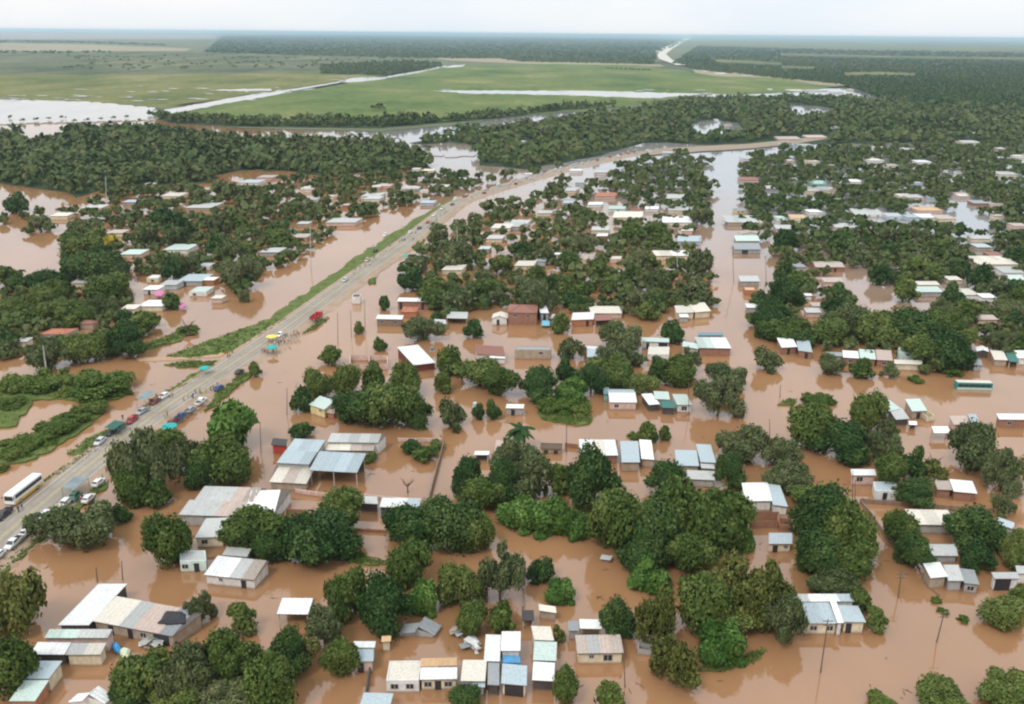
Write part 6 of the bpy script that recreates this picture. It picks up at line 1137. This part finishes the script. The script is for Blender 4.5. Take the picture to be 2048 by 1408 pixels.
drape('tarpaulin', TA('I', [(1232, 760), (1205, 785), (1290, 795), (1415, 790), (1432, 720), (1400, 692), (1270, 690)]), 3.2, simple('black_tarpaulin', (.02, .02, .023), .4, .3), 'black tarpaulin lying on the far corner of the patchwork roof', 'tarpaulin', .35)
drape('tarpaulin', TA('K', [(20, 1090), (22, 1035), (150, 1042), (158, 1092)]), 2.6, simple('blue_tarpaulin', (.08, .28, .50), .45, .15), 'bright blue plastic sheet between the twin white roofs and the grey roof', 'tarpaulin', .25)
PINK = simple('pink_cloth', (.60, .20, .36), .7, .1)
drape('awning_sheet', TA('A', [(1085, 845), (1092, 815), (1130, 806), (1160, 826), (1135, 850)]), 2.0, PINK, 'bright pink sheet hung at the left bank houses', 'cloth', .5); drape('awning_sheet', TA('A', [(1262, 930), (1268, 904), (1304, 900), (1310, 918), (1285, 936)]), 1.6, PINK, 'bright pink sheet by the waterline beside a dark tree', 'cloth', .5)
drape('tarpaulin', TA('E', [(1320, 670), (1370, 645), (1440, 675), (1400, 715)]), .5, TEALP, 'turquoise sheet on the shoulder below the turquoise parasol', 'cloth', .5)
drape('tarpaulin', TA('I', [(862, 950), (885, 930), (925, 975), (905, 1010), (868, 990)]), .9, simple('blue_tarpaulin2', (.04, .30, .62), .45, .15), 'blue sheet tied beside the cream double shed', 'tarpaulin', .6); drape('tarpaulin', TA('I', [(905, 1000), (945, 975), (1000, 990), (985, 1045), (940, 1050)]), .5, simple('pale_tarpaulin', (.68, .74, .52), .5, .2), 'pale yellowish sheet beside the blue sheet in the yard', 'tarpaulin', .6)
drape('tarpaulin', TA('C', [(292, 1055), (295, 1022), (352, 1025), (350, 1058)]), 1.2, simple('sky_blue_sheet', (.2, .5, .62), .5, .15), 'light blue sheet at the side of the red roofed house', 'tarpaulin', .3)
def scrap(t, pts, label):
    q = TA(t, pts); c = at(sum(p[0] for p in q) / len(q), sum(p[1] for p in q) / len(q), 0); h = thing('scrap_heap', c, label, 'heap')
    for k in range(9):
        x, y = rng.choice(q); e = at(x * .6 + .4 * pix(c)[0], y * .6 + .4 * pix(c)[1], 0) - c; m = MB(); a = rng.uniform(0, 3.1); d = Vector((math.cos(a), math.sin(a), rng.uniform(-.1, .2))) * rng.uniform(.6, 1.6); s = Vector((-d.y, d.x, 0)).normalized() * rng.uniform(.3, .8); z = Vector((0, 0, .3 + .12 * k)); u = Vector((0, 0, .06))
        m.hexa([e - d - s + z, e + d - s + z, e + d + s + z, e - d + s + z], [e - d - s + z + u, e + d - s + z + u, e + d + s + z + u, e - d + s + z + u]); m.build('sheet', roof_mat(rng.choice('PGWM'), 1), h)
    m = MB(); m.box(-1.2, 1.2, -.8, .8, -.6, .32); m.build('base', WOOD, h)
scrap('J', [(255, 300), (320, 225), (385, 260), (395, 330), (340, 350)], 'heap of broken grey sheets below the dark tree'); scrap('I', [(1110, 960), (1140, 910), (1220, 920), (1235, 985), (1180, 1010)], 'heap of dark and pale junk in the yard by the patchwork house'); scrap('J', [(1645, 990), (1690, 960), (1730, 930), (1740, 1010)], 'pile of white rubble behind the cream square roof'); scrap('J', [(1575, 880), (1600, 850), (1635, 870), (1620, 890)], 'small pile of white boards under the bright tree')
def water_tank(px, py, z, mat, label):
    p = at(px, py, z); t = thing('water_tank', p, label, 'water tank'); m = MB(); m.loft([[(r_ * math.cos(a * .524), r_ * math.sin(a * .524), zz) for a in range(12)] for r_, zz in ((.6, 0), (.66, .05), (.66, 1.0), (.5, 1.25), (.2, 1.32))]); m.build('tank', mat, t); m = MB(); m.box(-.75, .75, -.75, .75, -.12, 0); m.build('stand', CONC, t)
water_tank(*T('B', (1282, 1235)), 3.4, simple('slate_plastic', (.16, .22, .28), .5, .1), 'slate blue water tank at the corner of the tilted white roof'); water_tank(*T('F', (1760, 440)), 1.6, roof_mat('N'), 'pale green round tank between two small trees'); 

# ================================================================== WALLS AND POLES
def boundary(pts, h, wall, label, th=.25):
    q = [at(x, y, h) for x, y in pts]; c = q[0]; t = thing('boundary_wall', (c.x, c.y, 0), label, 'wall')
    for a, b in zip(q, q[1:]):
        a = Vector((a.x, a.y, 0)) - Vector((c.x, c.y, 0)); b = Vector((b.x, b.y, 0)) - Vector((c.x, c.y, 0)); d = (b - a).normalized(); s = Vector((-d.y, d.x, 0)) * th / 2; n = max(1, int((b - a).length / 4))
        for k in range(n):
            p0, p1 = a.lerp(b, k / n), a.lerp(b, (k + 1) / n - (.02 if k < n - 1 else 0)); m = MB(); hh = h + rng.uniform(-.06, .06); m.hexa([p0 - s + Vector((0, 0, -1)), p1 - s + Vector((0, 0, -1)), p1 + s + Vector((0, 0, -1)), p0 + s + Vector((0, 0, -1))], [p0 - s + Vector((0, 0, hh)), p1 - s + Vector((0, 0, hh)), p1 + s + Vector((0, 0, hh)), p0 + s + Vector((0, 0, hh))]); m.build('panel', wall_mat(wall), t)
            m = MB(); x = p0; e = d * .17; f = s * 1.35; m.hexa([x - e - f + Vector((0, 0, -1)), x + e - f + Vector((0, 0, -1)), x + e + f + Vector((0, 0, -1)), x - e + f + Vector((0, 0, -1))], [x - e - f + Vector((0, 0, h + .12)), x + e - f + Vector((0, 0, h + .12)), x + e + f + Vector((0, 0, h + .12)), x - e + f + Vector((0, 0, h + .12))]); m.build('pier', wall_mat(wall), t)
boundary([(888, 880), (872, 938), (855, 1003)], 1.5, 'd', 'dark brown wall along the side of the flooded hall yard'); boundary([(797, 876), (884, 877)], 1.3, 'p', 'pale wall behind the planted bed of the hall yard'); boundary([(592, 978), (650, 986), (712, 990)], 1.3, 'p', 'pale pinkish wall in front of the pale blue hall'); boundary([(714, 988), (850, 1000)], 1.0, 'p', 'low pinkish wall behind the long low yard roofs')
boundary([(1722, 998), (1738, 1020), (1788, 1088)], 1.2, 'd', 'brown wall running down beside the white parapet house'); boundary([(1726, 997), (1860, 1008), (1990, 1018)], 1.2, 'd', 'long brown wall behind the very long cream roof'); boundary([(740, 1330), (732, 1384)], 1.2, 'k', 'dark wall beside the stepped grey roof house'); boundary([(618, 1120), (700, 1122), (790, 1128)], .35, 'd', 'nearly drowned brown wall behind the two dark round trees')
boundary([(1131, 886), (1156, 889)], 1.2, 'b', 'short brown wall beside the long white roof row'); boundary([(1050, 1130), (1046, 1212)], 1.0, 'd', 'low brown wall above the dark lean-to'); boundary([(700, 1055), (775, 1060)], .8, 'b', 'brick wall below the long low yard roofs'); boundary([(1828, 1110), (1850, 1165), (1880, 1190)], .3, 'd', 'nearly drowned wall beside the white pale and dark row')
def pole(bx, by, tx, ty, label, arm=True, conc=False, r_=.11):
    b = at(bx, by, 0); best = min((abs(pix((b.x, b.y, z / 4))[1] - ty), z / 4) for z in range(8, 120))[1]; t = thing('power_pole', b, label, 'pole', 'power poles over the flooded town'); lean = (tx - pix((b.x, b.y, best))[0]) / ppm((b.x, b.y, best))
    lean = max(-.12 * best, min(.12 * best, lean)); m = MB(); top = Vector((lean, 0, best)); m.bar((-.1 * lean, 0, -1), top, r_ * 1.2, r_ * .75, 7); m.build('shaft', CONC if conc else WOOD, t)
    if arm:
        for dz in (.25, 1.1):
            q = top - Vector((0, 0, dz)); m = MB(); m.box(q.x - .9, q.x + .9, -.16, -.06, q.z - .06, q.z + .06); m.build('crossarm', WOOD, t)
            for x in (-.8, 0.15, .8): m = MB(); m.bar((q.x + x, -.11, q.z + .06), (q.x + x, -.11, q.z + .26), .05, .03, 6); m.build('insulator', CONC, t)
pole(1641, 1345, 1656, 1240, 'wooden power pole in front of the large cream building'); pole(1873, 1285, 1889, 1222, 'wooden power pole by the drowned hedge at right'); pole(1796, 1195, 1803, 1145, 'wooden power pole in the wide brown street'); pole(195, 1165, 192, 1134, 'left one of two dark poles behind the long white roof', False); pole(245, 1160, 243, 1122, 'right one of two dark poles behind the long white roof', False)
pole(1133, 905, 1133, 845, 'bare wooden pole at the end of the short brown wall', False); pole(1250, 1375, 1247, 1290, 'thin dark pole at the corner of the rusty roofed cream house', False, r_=.09); pole(1239, 1275, 1237, 1212, 'thin pale pole in the dark tree behind the rusty roofed cream house', False, True, .1); pole(1710, 1010, 1707, 960, 'thin wooden pole at the corner of the brown wall', False, r_=.1); pole(574, 830, 574, 775, 'thin pole in the wide water beside the highway trees', False, r_=.1); pole(522, 905, 520, 845, 'thin pole behind the red shed', False, r_=.1)
pole(94, 752, 86, 692, 'tall pale concrete pole on the left shrubby island', True, True, .22); pole(622, 536, 620, 448, 'tall pale concrete pole on the left bank water', True, True, .2); pole(915, 508, 914, 452, 'pale concrete pole at the highway side of the middle block', True, True, .2); pole(213, 402, 211, 352, 'pale concrete pole in the upper left bank', True, True, .22); pole(676, 690, 675, 625, 'first thin pole in the water beside the highway', False, r_=.1); pole(703, 675, 701, 620, 'second thin pole in the water beside the highway', False, r_=.1); pole(730, 655, 729, 600, 'third thin pole in the water beside the highway', False, r_=.1)
pole(1300, 450, 1299, 412, 'pale pole among the middle block roofs', True, True, .18); pole(1402, 520, 1401, 475, 'pale pole beside the bluish street house', True, True, .18); pole(1467, 565, 1465, 492, 'dark pole on the flooded street edge', True); pole(1532, 560, 1531, 512, 'dark pole beyond the flooded street', True); pole(1560, 795, 1561, 770, 'dark stump pole beside the tiny grass islet', False); pole(1355, 560, 1354, 500, 'pale pole near the cream strip roof', True, True, .16); pole(1378, 830, 1377, 770, 'thin pole behind the white and green cluster', False, r_=.1); pole(1705, 1000, 1703, 940, 'thin dark pole near the grey pink house', False, r_=.1); pole(1540, 900, 1539, 838, 'slim dark pole among the olive trees', False, r_=.1)
for x, y, w_, lab in [(816, 985, 30, 'bare leafless tree standing in the flooded hall yard'), (1858, 955, 46, 'bare twiggy tree beside the white parapet house and dark bush'), (378, 672, 34, 'bare half drowned tree on the left mud bar'), (1100, 655, 30, 'bare thin tree beside the unfinished tan house')]:
    b = at(x, y, 0); k = ppm(b); t = thing('bare_tree', b, lab, 'tree'); o = bpy.data.objects.new('trunk', rng.choice(TRUNKS)); C.objects.link(o); o.parent = t; s_ = w_ / k; o.scale = (s_ * .8, s_ * .8, s_ * .8); m = MB()
    for q in range(14):
        a = q * 2.4; d = Vector((math.cos(a), math.sin(a), rng.uniform(.3, 1.1))) * s_ * .35; p0 = Vector((0, 0, s_ * rng.uniform(.4, .6))); m.bar(p0, p0 + d, s_ * .012, s_ * .004, 4); m.bar(p0 + d * .6, p0 + d * 1.1 + Vector((rng.uniform(-.1, .1), rng.uniform(-.1, .1), .1)) * s_, s_ * .006, s_ * .003, 3)
    m.build('branch', BARK, t)
# drifting branches and rubbish on the water
def debris():
    m = MB()
    for px, py in [(1815, 1382), (1808, 1386), (1838, 1375), (1200, 1194), (1195, 1195), (1773, 1122), (1760, 1128), (1210, 1140), (1440, 1362), (302, 770), (310, 768), (240, 792), (255, 735), (262, 733), (300, 726), (310, 725), (1505, 1305), (1520, 1302), (1260, 1382), (1280, 1370), (1240, 1355), (570, 745), (560, 765), (1010, 845), (1015, 840), (1215, 843), (1090, 700), (1030, 705), (150, 870), (640, 1000), (748, 948), (1180, 840)] + [(rng.uniform(40, 2000), rng.uniform(740, 1400)) for _ in range(70)]:
        p = at(px, py, .02); a = rng.uniform(0, 6.3); l = rng.uniform(.25, 1.0); d = Vector((math.cos(a), math.sin(a), .05)) * l; m.bar(p - d, p + d, .07, .03, 5)
        for k in range(3): b = a + rng.uniform(-1.2, 1.2); q = p + d * rng.uniform(-.6, .6); m.bar(q, q + Vector((math.cos(b), math.sin(b), .25)) * l * .5, .035, .015, 4)
    o = m.build('drifting_branches', simple('wet_wood', (.075, .055, .038), .7, .3)); tag(o, 'dark branches and rubbish drifting on the brown water', 'debris', kind='stuff')
debris()

# ================================================================== HAZE
hm = bpy.data.materials.new('haze'); hm.use_nodes = True; hn = hm.node_tree; hn.nodes.clear(); ho = hn.nodes.new('ShaderNodeOutputMaterial'); hv = hn.nodes.new('ShaderNodeVolumePrincipled')
hv.inputs['Color'].default_value = (0.66, 0.86, 1.0, 1); hv.inputs['Density'].default_value = 0.00005; hv.inputs['Anisotropy'].default_value = 0.2; hn.links.new(hv.outputs['Volume'], ho.inputs['Volume'])
m = MB(); m.box(-95000, 95000, -95000, 95000, -4.0, 118); o = m.build('haze', hm); o['kind'] = 'stuff'; o['label'] = 'pale bluish air veiling the far plain'; o['category'] = 'haze'
